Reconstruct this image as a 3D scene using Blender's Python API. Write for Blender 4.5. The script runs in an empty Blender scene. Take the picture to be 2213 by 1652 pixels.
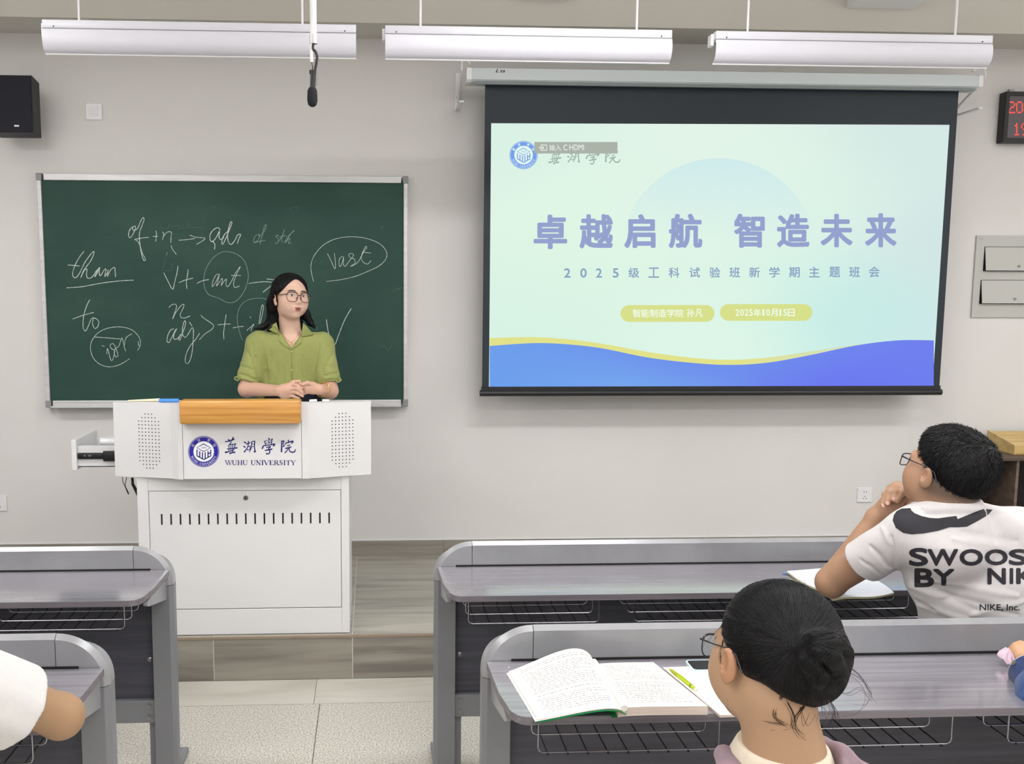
import bpy, bmesh, math, random
import numpy as np
from mathutils import Vector, Matrix
from mathutils.bvhtree import BVHTree
random.seed(7); RNG = np.random.default_rng(7)
SC = bpy.context.scene
COL = SC.collection

# ------------------------------------------------------------------ camera
CF, CCX, CCY, CH = 2015.0, 905.0, 867.0, 1.7
YAW, PITCH, ROLL = -0.0499, 0.1126, 0.0026
def _basis():
    w = Vector((-math.sin(YAW)*math.cos(PITCH), math.cos(YAW)*math.cos(PITCH), -math.sin(PITCH)))
    r = Vector((math.cos(YAW), math.sin(YAW), 0)); u = r.cross(w)
    c, s = math.cos(ROLL), math.sin(ROLL)
    return c*r+s*u, -s*r+c*u, w
CR, CU, CW = _basis()
cam = bpy.data.cameras.new('camera'); camo = bpy.data.objects.new('camera', cam); COL.objects.link(camo)
camo.matrix_world = Matrix(((CR.x, CU.x, -CW.x, 0), (CR.y, CU.y, -CW.y, 0), (CR.z, CU.z, -CW.z, CH), (0, 0, 0, 1)))
cam.sensor_fit = 'HORIZONTAL'; cam.sensor_width = 36.0; cam.lens = 36.0*CF/2213
cam.shift_x = (2213/2-CCX)/2213; cam.shift_y = (CCY-1652/2)/2213
cam.clip_start = 0.05; cam.clip_end = 60
SC.camera = camo
SC.view_settings.view_transform = 'Standard'; SC.view_settings.look = 'None'
SC.view_settings.exposure = 0.0; SC.view_settings.gamma = 1.0; SC.view_settings.use_curve_mapping = False
# measured points of the photograph turned into points of real planes (metres)
def ray(x, y): return CW + CR*((x-CCX)/CF) - CU*((y-CCY)/CF)
def onY(x, y, Y):
    d = ray(x, y); return Vector((0, 0, CH)) + d*(Y/d.y)
def onZ(x, y, Z):
    d = ray(x, y); return Vector((0, 0, CH)) + d*((Z-CH)/d.z)

# ------------------------------------------------------------------ world and room lights
w = bpy.data.worlds.new('world'); SC.world = w; w.use_nodes = True
w.node_tree.nodes['Background'].inputs[0].default_value = (0.8, 0.85, 0.9, 1)
w.node_tree.nodes['Background'].inputs[1].default_value = 0.3
def area(name, loc, sx, sy, power, col, rot=(0, 0, 0)):
    l = bpy.data.lights.new(name, 'AREA'); l.shape = 'RECTANGLE'; l.size = sx; l.size_y = sy
    l.energy = power; l.color = col
    o = bpy.data.objects.new(name, l); o.location = loc; o.rotation_euler = rot; COL.objects.link(o); return o
LIT = []
for ly in (3.0, 1.0, -1.4, -3.8):
    for lx in (-2.2, 0.9, 4.0):
        LIT.append((lx, ly))
for lx, ly in LIT:
    area('ceiling_lamp_light', (lx, ly, 3.03), 1.2, 0.22, 27, (1.0, 0.99, 0.988))
    area('added_fill_uplight', (lx, ly, 3.112), 1.2, 0.2, 26, (1.0, 0.99, 0.988), (math.pi, 0, 0))  # upward fill light added to brighten the ceiling, beam and upper wall

# ------------------------------------------------------------------ materials
def lin(c):
    out = []
    for v in c[:3]:
        v = v/255.0
        out.append(v/12.92 if v <= 0.04045 else ((v+0.055)/1.055)**2.4)
    return tuple(out)
MATS = {}
def mat(name, rgb, rough=0.5, metal=0.0, spec=0.5, bump=None, mix=None, attr=None, coat=0.0, emit=None, sss=0.0, alpha=None, trans=0.0, sheen=0.0):
    """bump=(scale xyz, strength, distance, detail); mix=(rgb2, scale xyz, lo, hi)"""
    if name in MATS: return MATS[name]
    m = bpy.data.materials.new(name); m.use_nodes = True; nt = m.node_tree; N = nt.nodes; L = nt.links
    b = N['Principled BSDF']
    b.inputs['Base Color'].default_value = (*lin(rgb), 1); b.inputs['Roughness'].default_value = rough
    b.inputs['Metallic'].default_value = metal; b.inputs['Specular IOR Level'].default_value = spec
    b.inputs['Coat Weight'].default_value = coat; b.inputs['Coat Roughness'].default_value = 0.15
    b.inputs['Transmission Weight'].default_value = trans
    if sss: b.inputs['Subsurface Weight'].default_value = sss; b.inputs['Subsurface Radius'].default_value = (0.012, 0.005, 0.003); b.inputs['Subsurface Scale'].default_value = 1.0
    if sheen: b.inputs['Sheen Weight'].default_value = sheen
    tc = N.new('ShaderNodeTexCoord')
    src = None
    if attr:
        a = N.new('ShaderNodeVertexColor'); a.layer_name = attr; src = a.outputs['Color']
    if mix:
        rgb2, sc, lo, hi = mix
        mp = N.new('ShaderNodeMapping'); mp.inputs['Scale'].default_value = sc; L.new(tc.outputs['Object'], mp.inputs[0])
        n = N.new('ShaderNodeTexNoise'); n.inputs['Scale'].default_value = 1.0; n.inputs['Detail'].default_value = 6; n.inputs['Roughness'].default_value = 0.6
        L.new(mp.outputs[0], n.inputs['Vector'])
        r = N.new('ShaderNodeMapRange'); r.inputs[1].default_value = lo; r.inputs[2].default_value = hi; L.new(n.outputs[0], r.inputs[0])
        mx = N.new('ShaderNodeMix'); mx.data_type = 'RGBA'; L.new(r.outputs[0], mx.inputs[0])
        if src: L.new(src, mx.inputs[6])
        else: mx.inputs[6].default_value = (*lin(rgb), 1)
        mx.inputs[7].default_value = (*lin(rgb2), 1); src = mx.outputs[2]
    if src: L.new(src, b.inputs['Base Color'])
    if bump:
        sc, st, di, de = bump
        mp = N.new('ShaderNodeMapping'); mp.inputs['Scale'].default_value = sc; L.new(tc.outputs['Object'], mp.inputs[0])
        n = N.new('ShaderNodeTexNoise'); n.inputs['Scale'].default_value = 1.0; n.inputs['Detail'].default_value = de
        L.new(mp.outputs[0], n.inputs['Vector'])
        bp = N.new('ShaderNodeBump'); bp.inputs['Strength'].default_value = st; bp.inputs['Distance'].default_value = di
        L.new(n.outputs[0], bp.inputs['Height']); L.new(bp.outputs[0], b.inputs['Normal'])
    if emit:
        b.inputs['Base Color'].default_value = (0, 0, 0, 1); b.inputs['Specular IOR Level'].default_value = 0
        b.inputs['Emission Color'].default_value = (*lin(rgb), 1); b.inputs['Emission Strength'].default_value = emit
        if src: L.new(src, b.inputs['Emission Color'])
        for l in list(L):
            if l.to_socket == b.inputs['Base Color']: L.remove(l)
    if alpha is not None: b.inputs['Alpha'].default_value = alpha
    MATS[name] = m; return m

# ------------------------------------------------------------------ mesh builder
class MB:
    def __init__(s): s.v = []; s.f = []; s.mi = []; s.cur = 0
    def add(s, vs, fs):
        o = len(s.v); s.v += [tuple(p) for p in vs]; s.f += [tuple(i+o for i in f) for f in fs]; s.mi += [s.cur]*len(fs); return s
    def box(s, x0, x1, y0, y1, z0, z1, bev=0.0):
        if x0 > x1: x0, x1 = x1, x0
        if y0 > y1: y0, y1 = y1, y0
        if z0 > z1: z0, z1 = z1, z0
        if bev <= 0:
            vs = [(x, y, z) for x in (x0, x1) for y in (y0, y1) for z in (z0, z1)]
            return s.add(vs, [(0, 1, 3, 2), (4, 6, 7, 5), (0, 4, 5, 1), (2, 3, 7, 6), (0, 2, 6, 4), (1, 5, 7, 3)])
        bm = bmesh.new(); bmesh.ops.create_cube(bm, size=1)
        for v in bm.verts: v.co = Vector(((x0+x1)/2+v.co.x*(x1-x0), (y0+y1)/2+v.co.y*(y1-y0), (z0+z1)/2+v.co.z*(z1-z0)))
        bmesh.ops.bevel(bm, geom=list(bm.edges), offset=bev, segments=2, affect='EDGES', profile=0.5)
        bm.verts.index_update(); s.add([v.co[:] for v in bm.verts], [[v.index for v in f.verts] for f in bm.faces]); bm.free(); return s
    def prism(s, pts, fn, d0, d1):
        """closed outline pts (u,v) swept from depth d0 to d1 through fn(u,v,d)"""
        n = len(pts); vs = [fn(u, v, d0) for u, v in pts]+[fn(u, v, d1) for u, v in pts]
        return s.add(vs, [tuple(range(n)), tuple(range(2*n-1, n-1, -1))]+[(i, (i+1) % n, n+(i+1) % n, n+i) for i in range(n)])
    def strip(s, A, B):
        """faces between two equal point rows"""
        n = len(A); return s.add(list(A)+list(B), [(i, i+1, n+i+1, n+i) for i in range(n-1)])
    def tube(s, path, r, n=8, closed=False, cap=True):
        P = [Vector(p) for p in path]; m = len(P)
        rr = r if hasattr(r, '__len__') else [r]*m
        t0 = (P[1]-P[0]).normalized(); up = Vector((0, 0, 1)) if abs(t0.z) < 0.9 else Vector((1, 0, 0))
        a = t0.cross(up).normalized(); vs = []
        for i in range(m):
            if closed: t = (P[(i+1) % m]-P[i-1]).normalized()
            else: t = (P[min(i+1, m-1)]-P[max(i-1, 0)]).normalized()
            a = (a-t*a.dot(t)).normalized(); b = t.cross(a)
            for k in range(n):
                q = 2*math.pi*k/n; vs.append(P[i]+(a*math.cos(q)+b*math.sin(q))*rr[i])
        fs = []
        for i in range(m if closed else m-1):
            j = (i+1) % m
            for k in range(n): fs.append((i*n+k, i*n+(k+1) % n, j*n+(k+1) % n, j*n+k))
        if cap and not closed: fs += [tuple(range(n-1, -1, -1)), tuple(range((m-1)*n, m*n))]
        return s.add(vs, fs)
    def cyl(s, c, axis, r, h, n=20, r2=None):
        c = Vector(c); a = Vector(axis).normalized()
        return s.tube([c, c+a*h], [r, r if r2 is None else r2], n)
    def disc(s, c, u, v, r, n=24, r0=0.0):
        c = Vector(c); u = Vector(u); v = Vector(v)
        o = [c+(u*math.cos(2*math.pi*k/n)+v*math.sin(2*math.pi*k/n))*r for k in range(n)]
        if r0 <= 0: return s.add(o, [tuple(range(n))])
        i = [c+(u*math.cos(2*math.pi*k/n)+v*math.sin(2*math.pi*k/n))*r0 for k in range(n)]
        return s.add(o+i, [(k, (k+1) % n, n+(k+1) % n, n+k) for k in range(n)])
    def lathe(s, c, prof, n=20, axis='z'):
        vs = []; fs = []
        for r, h in prof:
            for k in range(n):
                q = 2*math.pi*k/n
                p = (r*math.cos(q), r*math.sin(q), h) if axis == 'z' else (r*math.cos(q), h, r*math.sin(q))
                vs.append((c[0]+p[0], c[1]+p[1], c[2]+p[2]))
        for i in range(len(prof)-1):
            for k in range(n): fs.append((i*n+k, i*n+(k+1) % n, (i+1)*n+(k+1) % n, (i+1)*n+k))
        fs += [tuple(range(n-1, -1, -1)), tuple(range((len(prof)-1)*n, len(prof)*n))]
        return s.add(vs, fs)
    def mesh(s, name, mats, smooth=False):
        me = bpy.data.meshes.new(name); me.from_pydata(s.v, [], s.f)
        if not isinstance(mats, (list, tuple)): mats = [mats]
        for m in mats: me.materials.append(m)
        for p, i in zip(me.polygons, s.mi): p.material_index = i
        bm = bmesh.new(); bm.from_mesh(me); bmesh.ops.recalc_face_normals(bm, faces=bm.faces); bm.to_mesh(me); bm.free()
        if smooth:
            me.shade_smooth()
            try: me.set_sharp_from_angle(angle=math.radians(smooth if smooth is not True else 40))
            except Exception: pass
        me.update(); return me
def part(name, m, mats=None, parent=None, label=None, smooth=False, kind=None):
    me = m.mesh(name, mats, smooth) if isinstance(m, MB) else m
    o = bpy.data.objects.new(name, me); COL.objects.link(o)
    if parent is not None:
        o.parent = parent
        if parent.type == 'EMPTY': o.matrix_parent_inverse = Matrix.Translation(parent.location).inverted()
    if label: o['label'] = label
    if kind: o['kind'] = kind
    return o
def tag(o, label, cat, group=None):
    o['label'] = label; o['category'] = cat
    if group: o['group'] = group
    return o
def thing(name, label, cat, loc=(0, 0, 0), group=None):
    o = bpy.data.objects.new(name, None); o.empty_display_size = 0.1; COL.objects.link(o); o.location = loc
    return tag(o, label, cat, group)
def struct(name, m, mats, parent=None, smooth=False):
    o = part(name, m, mats, parent, smooth=smooth)
    if parent is None: o['kind'] = 'structure'
    return o
def catmull(pts, n=6):
    P = [Vector(p) for p in pts]
    if len(P) < 3: return P
    out = []
    for i in range(len(P)-1):
        p0 = P[max(i-1, 0)]; p1 = P[i]; p2 = P[i+1]; p3 = P[min(i+2, len(P)-1)]
        for k in range(n):
            t = k/n
            out.append(0.5*((2*p1)+(p2-p0)*t+(2*p0-5*p1+4*p2-p3)*t*t+(3*p1-p0-3*p2+p3)*t*t*t))
    out.append(P[-1]); return out
def ribbon(mb, pts, wd, fn, n=6, smooth=True, lift=0.0):
    """flat stroke in (u,v) of varying width mapped by fn(u,v)"""
    P = catmull([(p[0], p[1], (p[2] if len(p) > 2 else 1.0)) for p in pts], n) if smooth else [Vector((p[0], p[1], (p[2] if len(p) > 2 else 1.0))) for p in pts]
    A = []; B = []
    for i, p in enumerate(P):
        q = P[min(i+1, len(P)-1)]; r = P[max(i-1, 0)]
        t = Vector((q.x-r.x, q.y-r.y)); 
        if t.length < 1e-9: t = Vector((1, 0))
        t.normalize(); nn = Vector((-t.y, t.x))*wd*p.z/2
        lf = Vector((0, -lift*i, 0)); A.append(fn(p.x+nn.x, p.y+nn.y)+lf); B.append(fn(p.x-nn.x, p.y-nn.y)+lf)
    mb.strip(A, B)
_gc = {}
def glyph(ch, off=0.0):
    key = (ch, off)
    if key in _gc: return _gc[key]
    c = bpy.data.curves.new('t', 'FONT'); c.body = ch; c.size = 1.0; c.offset = off; c.resolution_u = 4
    o = bpy.data.objects.new('t', c); COL.objects.link(o)
    me = bpy.data.meshes.new_from_object(o.evaluated_get(bpy.context.evaluated_depsgraph_get()))
    vs = [(v.co.x, v.co.y) for v in me.vertices]; fs = [tuple(p.vertices) for p in me.polygons]
    bpy.data.objects.remove(o); bpy.data.curves.remove(c); bpy.data.meshes.remove(me)
    xs = [v[0] for v in vs]; ys = [v[1] for v in vs]; x0, x1, y0, y1 = min(xs), max(xs), min(ys), max(ys)
    _gc[key] = ([((x-x0)/(x1-x0), (y-y0)/(y1-y0)) for x, y in vs], fs, (x1-x0)/(y1-y0)); return _gc[key]
def put(mb, ch, x0, y0, x1, y1, fn, off=0.0):
    """glyph(s) stretched into the box x0..x1, y0 (top) .. y1 (bottom), mapped by fn; off thickens the strokes"""
    vs, fs, _ = glyph(ch)
    if not off:
        mb.add([fn(x0+(x1-x0)*u, y1+(y0-y1)*v) for u, v in vs], fs); return
    ex = off*abs(y1-y0); ey = ex*(1 if y1 > y0 else -1)
    for q in range(8 if off > .02 else 4):
        dx = ex*math.cos(q*math.pi/(4 if off > .02 else 2)+.4); dy = ey*math.sin(q*math.pi/(4 if off > .02 else 2)+.4)
        mb.add([fn(x0+ex+dx+(x1-x0-2*ex)*u, y1-ey+dy+(y0-y1+2*ey)*v) for u, v in vs], fs)
def _coat(m):
    b = m.node_tree.nodes['Principled BSDF']; b.inputs['Specular IOR Level'].default_value = .75; b.inputs['Coat IOR'].default_value = 1.65
def wood_streak(name, rgb, rgb2, rgb3, rough=0.5, sx=1.2, sy=30, coat=0.0, crough=0.2):
    if name in MATS: return MATS[name]
    m = bpy.data.materials.new(name); m.use_nodes = True; nt = m.node_tree; N = nt.nodes; L = nt.links; b = N['Principled BSDF']
    tc = N.new('ShaderNodeTexCoord'); oi = N.new('ShaderNodeObjectInfo')
    ad = N.new('ShaderNodeVectorMath'); ad.operation = 'ADD'; L.new(tc.outputs['Object'], ad.inputs[0])
    sc = N.new('ShaderNodeVectorMath'); sc.operation = 'SCALE'; sc.inputs[0].default_value = (7, 3, 5); L.new(oi.outputs['Random'], sc.inputs['Scale']); L.new(sc.outputs[0], ad.inputs[1])
    mp = N.new('ShaderNodeMapping'); mp.inputs['Scale'].default_value = (sx, sy, sy); L.new(ad.outputs[0], mp.inputs[0])
    n = N.new('ShaderNodeTexNoise'); n.inputs['Scale'].default_value = 1; n.inputs['Detail'].default_value = 7; n.inputs['Distortion'].default_value = 0.6; L.new(mp.outputs[0], n.inputs['Vector'])
    r = N.new('ShaderNodeValToRGB'); e = r.color_ramp.elements
    e[0].position = 0.33; e[0].color = (*lin(rgb2), 1); e[1].position = 0.68; e[1].color = (*lin(rgb3), 1)
    k = r.color_ramp.elements.new(0.5); k.color = (*lin(rgb), 1)
    L.new(n.outputs[0], r.inputs[0]); L.new(r.outputs[0], b.inputs['Base Color']); b.inputs['Roughness'].default_value = rough
    b.inputs['Coat Weight'].default_value = coat; b.inputs['Coat Roughness'].default_value = crough
    bp = N.new('ShaderNodeBump'); bp.inputs['Strength'].default_value = 0.06; bp.inputs['Distance'].default_value = 0.001; L.new(n.outputs[0], bp.inputs['Height']); L.new(bp.outputs[0], b.inputs['Normal'])
    MATS[name] = m; return m

M_wall = mat('wall_paint', (217, 215, 214), 0.85, bump=((260, 260, 260), 0.12, 0.001, 2), mix=((212, 210, 208), (0.8, 0.8, 0.8), 0.35, 0.7))
M_beam = mat('beam_paint', (203, 200, 192), 0.85)
M_ceil = mat('ceiling_paint', (212, 210, 205), 0.9)
M_white = mat('white_enamel', (219, 219, 221), 0.35, bump=((900, 900, 900), 0.05, 0.0005, 1))
M_lampw = mat('lamp_white', (208, 208, 218), 0.32)
M_plast = mat('white_plastic', (226, 226, 228), 0.35)
M_alu = mat('aluminium', (208, 208, 210), 0.35, 0.25, mix=((192, 192, 194), (3, 40, 40), 0.4, 0.7))
M_cornr = mat('grey_plastic', (140, 140, 142), 0.5)
M_green = mat('chalkboard_green', (36, 68, 60), 0.6, spec=.3, mix=((52, 84, 74), (1.8, 1.8, 3.5), 0.42, 0.85), bump=((500, 500, 500), 0.08, 0.0005, 1))
M_black = mat('black_plastic', (22, 22, 26), 0.45)
M_dark = mat('dark_void', (12, 12, 13), 0.8)
M_cloth = mat('speaker_cloth', (22, 23, 34), 0.85, bump=((700, 700, 700), 0.4, 0.001, 1))
M_spk = mat('speaker_side', (48, 48, 52), 0.6)
M_screenblk = mat('screen_black', (24, 36, 46), 0.6)
M_case = mat('screen_case', (196, 204, 208), 0.4)
M_chrome = mat('chrome', (158, 158, 164), 0.22, 1.0)
M_steel = mat('steel', (150, 150, 152), 0.3, 0.9)
M_desk = mat('desk_metal', (152, 153, 157), 0.3, 0.2, bump=((700, 700, 700), 0.1, 0.0006, 1), mix=((138, 139, 144), (5, 5, 5), 0.4, 0.75))
M_leg = mat('desk_leg_metal', (124, 125, 130), 0.42, 0.1, bump=((700, 700, 700), 0.1, 0.0006, 1))
M_lam = wood_streak('desk_laminate', (126, 123, 131), (115, 112, 120), (137, 134, 142), 0.22, 2.0, 60, 1.0, .13)
_coat(M_lam)
M_lamedge = wood_streak('desk_edge', (112, 106, 112), (100, 95, 101), (124, 118, 124), 0.4, 2.0, 90)
M_mod = wood_streak('modesty_laminate', (66, 66, 76), (58, 58, 68), (75, 75, 85), 0.5, 2.5, 55)
M_tile = wood_streak('wood_look_tile', (158, 155, 145), (135, 131, 122), (172, 170, 158), 0.38, 1.2, 16)
M_tile2 = wood_streak('wood_look_riser_tile', (136, 130, 121), (112, 106, 100), (150, 146, 136), 0.42, 1.4, 14)
M_tile3 = wood_streak('stone_border_tile', (192, 189, 180), (180, 176, 166), (200, 197, 189), 0.4, 2, 6)
M_base = wood_streak('skirting_tile', (140, 134, 126), (124, 118, 110), (150, 145, 136), 0.4, 1.4, 24)
M_grout = mat('pale_grout', (214, 208, 196), 0.9)
M_groutd = mat('dark_grout', (110, 104, 92), 0.9)
M_nose = mat('brown_nosing', (140, 124, 108), 0.5)
def granite():
    m = bpy.data.materials.new('granite'); m.use_nodes = True; nt = m.node_tree; N = nt.nodes; L = nt.links; b = N['Principled BSDF']
    tc = N.new('ShaderNodeTexCoord'); n = N.new('ShaderNodeTexNoise'); n.inputs['Scale'].default_value = 150; n.inputs['Detail'].default_value = 3
    L.new(tc.outputs['Object'], n.inputs['Vector'])
    r = N.new('ShaderNodeValToRGB'); e = r.color_ramp.elements
    e[0].position = 0.34; e[0].color = (*lin((148, 144, 134)), 1); e[1].position = 0.62; e[1].color = (*lin((212, 209, 200)), 1)
    k = r.color_ramp.elements.new(0.48); k.color = (*lin((184, 180, 171)), 1)
    L.new(n.outputs[0], r.inputs[0]); L.new(r.outputs[0], b.inputs['Base Color']); b.inputs['Roughness'].default_value = 0.5
    MATS['granite'] = m; return m
M_gran = granite()

# ------------------------------------------------------------------ room shell
YW, HP, YR = 5.278, 0.2, 4.006
XL, XR, YB, ZC = -3.6, 5.2, -5.2, 3.62
struct('wall_front', MB().box(XL-0.1, XR+0.1, YW, YW+0.12, 0, ZC), M_wall)
struct('wall_left', MB().box(XL-0.12, XL, YB, YW, 0, ZC), M_wall)
struct('wall_right', MB().box(XR, XR+0.12, YB, YW, 0, ZC), M_wall)
struct('wall_back', MB().box(XL-0.1, XR+0.1, YB-0.12, YB, 0, ZC), M_wall)
struct('ceiling', MB().box(XL-0.1, XR+0.1, YB-0.1, YW+0.1, ZC, ZC+0.1), M_ceil)
struct('ceiling_beam', MB().box(XL, XR, 4.975, YW, 3.09, ZC), M_beam)
fl = struct('floor', MB().box(XL-0.1, XR+0.1, YB-0.1, YW+0.1, -0.1, -0.006), M_groutd)
tm = MB().box(-0.3985, 0.3985, -0.3985, 0.3985, -0.006, 0.0).mesh('tile', M_gran)
tiles_x = [-0.224+0.8*i for i in range(-5, 8)]
for j in range(0, 12):
    for x in tiles_x:
        xa, xb = max(x, XL), min(x+0.8, XR); ya, yb = max(3.752-0.8*(j+1), YB), 3.752-0.8*j
        if xb-xa < 0.05 or yb-ya < 0.05: continue
        if xb-xa > 0.79 and yb-ya > 0.79:
            o = part('tile', tm, parent=fl); o.location = (x+0.4, 3.752-0.8*(j+0.5), 0)
        else: part('tile', MB().box(xa+.0015, xb-.0015, ya+.0015, yb-.0015, -0.006, 0), M_gran, fl)
for i in range(-4, 7):
    x = -0.25+0.9*i; part('tile', MB().box(max(x+.001, XL), min(x+.899, XR), 3.754, 4.004, -0.006, 0.0), M_tile3, fl)
# platform
pf = struct('platform', MB().box(XL, XR, YR+0.0012, YW, 0, HP-0.0012), M_grout)
px0 = -0.092-0.612*6
for i in range(0, 15):
    xa, xb = max(px0+0.612*i+.0016, XL), min(px0+0.612*(i+1)-.0016, XR)
    if xb-xa < .03: continue
    part('tile', MB().box(xa, xb, YR+.012, YR+1.2-.0015, HP-0.0011, HP), M_tile, pf)
    part('tile', MB().box(xa, xb, YR+1.2+.0015, YW, HP-0.0011, HP), M_tile, pf)
    part('riser_tile', MB().box(xa, xb, YR-.0, YR+.001, 0.002, HP-0.012), M_tile2, pf)
part('nosing', MB().box(XL, XR, YR-.002, YR+.011, HP-0.0095, HP-0.001), M_nose, pf)
bs = struct('baseboard_front', MB().box(XL, XR, YW-0.008, YW, HP, HP+0.09), M_groutd)
x = 0.41-0.764*6
while x < XR:
    xa, xb = max(x+.001, XL), min(x+.763, XR)
    if xb-xa > .03: part('tile', MB().box(xa, xb, YW-0.011, YW-0.008, HP, HP+0.09), M_base, bs)
    x += 0.764
struct('trim_1', MB().box(XL, XR, YW-0.006, YW, HP+0.0905, HP+0.095), M_plast)
# ceiling lamps behind and above the camera (they light the room)
M_tubeon = mat('lamp_diffuser', (255, 252, 245), 0.5, emit=1.6)
for i, (lx, ly) in enumerate(LIT):
    t = thing('ceiling_lamp', 'long white ceiling lamp overhead in the room, seen only from below', 'lamp', (lx, ly, 3.05), 'ceiling lamps over the desks')
    part('housing', MB().box(lx-.62, lx+.62, ly-.13, ly+.13, 3.055, 3.1, .005), M_lampw, t)
    part('diffuser', MB().box(lx-.6, lx+.6, ly-.11, ly+.11, 3.045, 3.0549), M_tubeon, t)
    for s in (-.4, .4): part('suspension_rod', MB().cyl((lx+s, ly, 3.1), (0, 0, 1), .004, ZC-3.1, 6), M_plast, t)

# ------------------------------------------------------------------ blackboard
bx0, bx1, bz0, bz1 = -1.805, 0.197, 1.080, 2.350
bf = 5.222; fw = 0.036
bb = thing('blackboard', 'large green chalkboard with silver frame on the front wall, covered in white cursive chalk', 'blackboard', (-0.8, 5.26, 1.08))
part('panel', MB().box(bx0+.02, bx1-.02, bf+.012, YW, bz0+.02, bz1-.02), M_green, bb)
part('frame_rail', MB().box(bx0+fw, bx1-fw, bf, YW, bz1-fw, bz1, .003), M_alu, bb, 'top rail of silver frame')
part('frame_rail', MB().box(bx0+fw, bx1-fw, bf, YW, bz0, bz0+fw, .003).box(bx0+fw, bx1-fw, bf-.035, bf, bz0, bz0+.008, .001), M_alu, bb, 'bottom rail with narrow chalk ledge')
part('frame_rail', MB().box(bx0, bx0+fw*.62, bf, YW, bz0+fw, bz1-fw, .003), M_alu, bb, 'left rail of silver frame')
part('frame_rail', MB().box(bx1-fw*.62, bx1, bf, YW, bz0+fw, bz1-fw, .003), M_alu, bb, 'right rail of silver frame')
for x in (bx0-.003, bx1-fw*.85+.003):
    for z in (bz0-.002, bz1-fw*1.1+.002):
        part('corner_cap', MB().box(x, x+fw*.85, bf-.004, YW, z, z+fw*1.1, .004), M_cornr, bb, 'grey plastic corner cap')
YCH = bf+.0112
def BD(ox, oy, s):
    return lambda x, y: onY(ox+x/s, oy+y/s, YCH)
M_ch1 = mat('chalk_bright', (205, 214, 210), 0.9, mix=((120, 142, 134), (140, 140, 140), 0.42, 0.72))
M_ch2 = mat('chalk_medium', (160, 178, 170), 0.9, mix=((110, 134, 126), (90, 90, 90), 0.4, 0.7))
M_ch3 = mat('chalk_faint', (72, 100, 90), 0.9)
def chalk(label, strokes, fn, wd, m=M_ch1):
    k = MB()
    for i, st in enumerate(strokes): ribbon(k, st, wd*.78, lambda x, y: fn(x, y)+Vector((0, -.0003*i, 0)), 5, lift=.000006)
    return part('chalk_writing', k, m, bb, label)
A = BD(260, 440, 5.5325)   # zoom frames used when the strokes were traced
B_ = BD(120, 520, 5.5067)
C_ = BD(340, 630, 8.5115)
D_ = BD(660, 480, 5.5045)
chalk('cursive word of with long looped f', [[(150,275),(110,320),(98,380),(115,410),(150,370),(180,300),(175,270),(150,285),(155,320),(205,300),(240,220),(270,170),(285,190),(262,260),(232,340),(230,430),(245,560),(275,670),(298,680),(295,655),(262,590),(235,500),(205,450),(170,430)],[(170,430),(250,415),(340,405)]], A, 11)
chalk('plus sign and letter n', [[(425,325),(432,380),(422,455)],[(392,395),(450,393)],[(505,340),(520,370),(503,435)],[(515,400),(550,350),(590,338),(612,350),(608,400),(605,470)]], A, 10)
chalk('short slanted dash below the n', [[(605,500),(625,550),(672,610)]], A, 9)
chalk('small tick mark', [[(562,580),(550,625)]], A, 7, M_ch2)
chalk('first arrow', [[(700,440),(800,432),(880,420),(890,408)],[(830,378),(900,402),(1010,415),(985,445),(910,490)]], A, 9)
chalk('cursive abbreviation adj', [[(1195,320),(1170,290),(1120,310),(1075,370),(1075,440),(1105,455),(1150,400),(1185,330),(1180,400),(1200,430),(1240,400)],[(1100,445),(1130,490),(1125,550)],[(1290,330),(1240,380),(1215,450),(1225,488),(1270,400),(1310,300),(1335,232),(1315,230),(1285,350),(1290,450),(1325,490),(1370,440),(1400,380),(1440,370),(1415,430),(1400,480)]], A, 12)
chalk('smaller words of sth', [[(1640,370),(1605,400),(1595,450),(1610,470),(1650,430),(1665,380),(1650,365),(1670,390),(1700,350),(1725,270),(1745,255),(1735,300),(1700,380),(1680,440),(1672,490)],[(1600,465),(1735,440)],[(1895,380),(1860,390),(1890,430),(1880,470),(1850,480)],[(1890,450),(1930,400),(1965,310),(1930,420),(1935,465)],[(1900,400),(1990,385)],[(1955,480),(2000,400),(2080,325),(2040,360),(1975,470),(2015,420),(2030,425),(2010,475),(2045,470)]], A, 7, M_ch2)
chalk('drawn circle round the ant ending', [[(1310,580),(1220,580),(1110,650),(1030,770),(998,900),(1010,1010),(1060,1090),(1180,1135),(1280,1185),(1370,1175),(1450,1100),(1510,980),(1530,850),(1490,700),(1400,610),(1310,580)]], A, 7, M_ch2)
chalk('letter V plus sign and minus', [[(520,830),(570,930),(625,1025),(650,940),(680,820),(690,748)],[(700,948),(780,915),(872,892)],[(812,790),(800,880),(790,950),(798,1020)],[(915,957),(980,925),(1058,910)]], A, 11)
chalk('cursive ending ant', [[(1190,850),(1150,850),(1110,920),(1098,995),(1130,960),(1165,890),(1185,850),(1165,930),(1150,985),(1180,950),(1215,895),(1220,930),(1205,985),(1240,930),(1270,905),(1262,960),(1285,995),(1330,930),(1380,830),(1435,755),(1390,850),(1355,950),(1370,1005),(1425,985)],[(1325,860),(1440,862)]], A, 9)
chalk('arrow running behind the teacher', [[(1535,957),(1620,945),(1730,935),(1810,942)],[(1750,903),(1860,915)],[(1705,1062),(1770,1010),(1830,970)]], A, 11)
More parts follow.
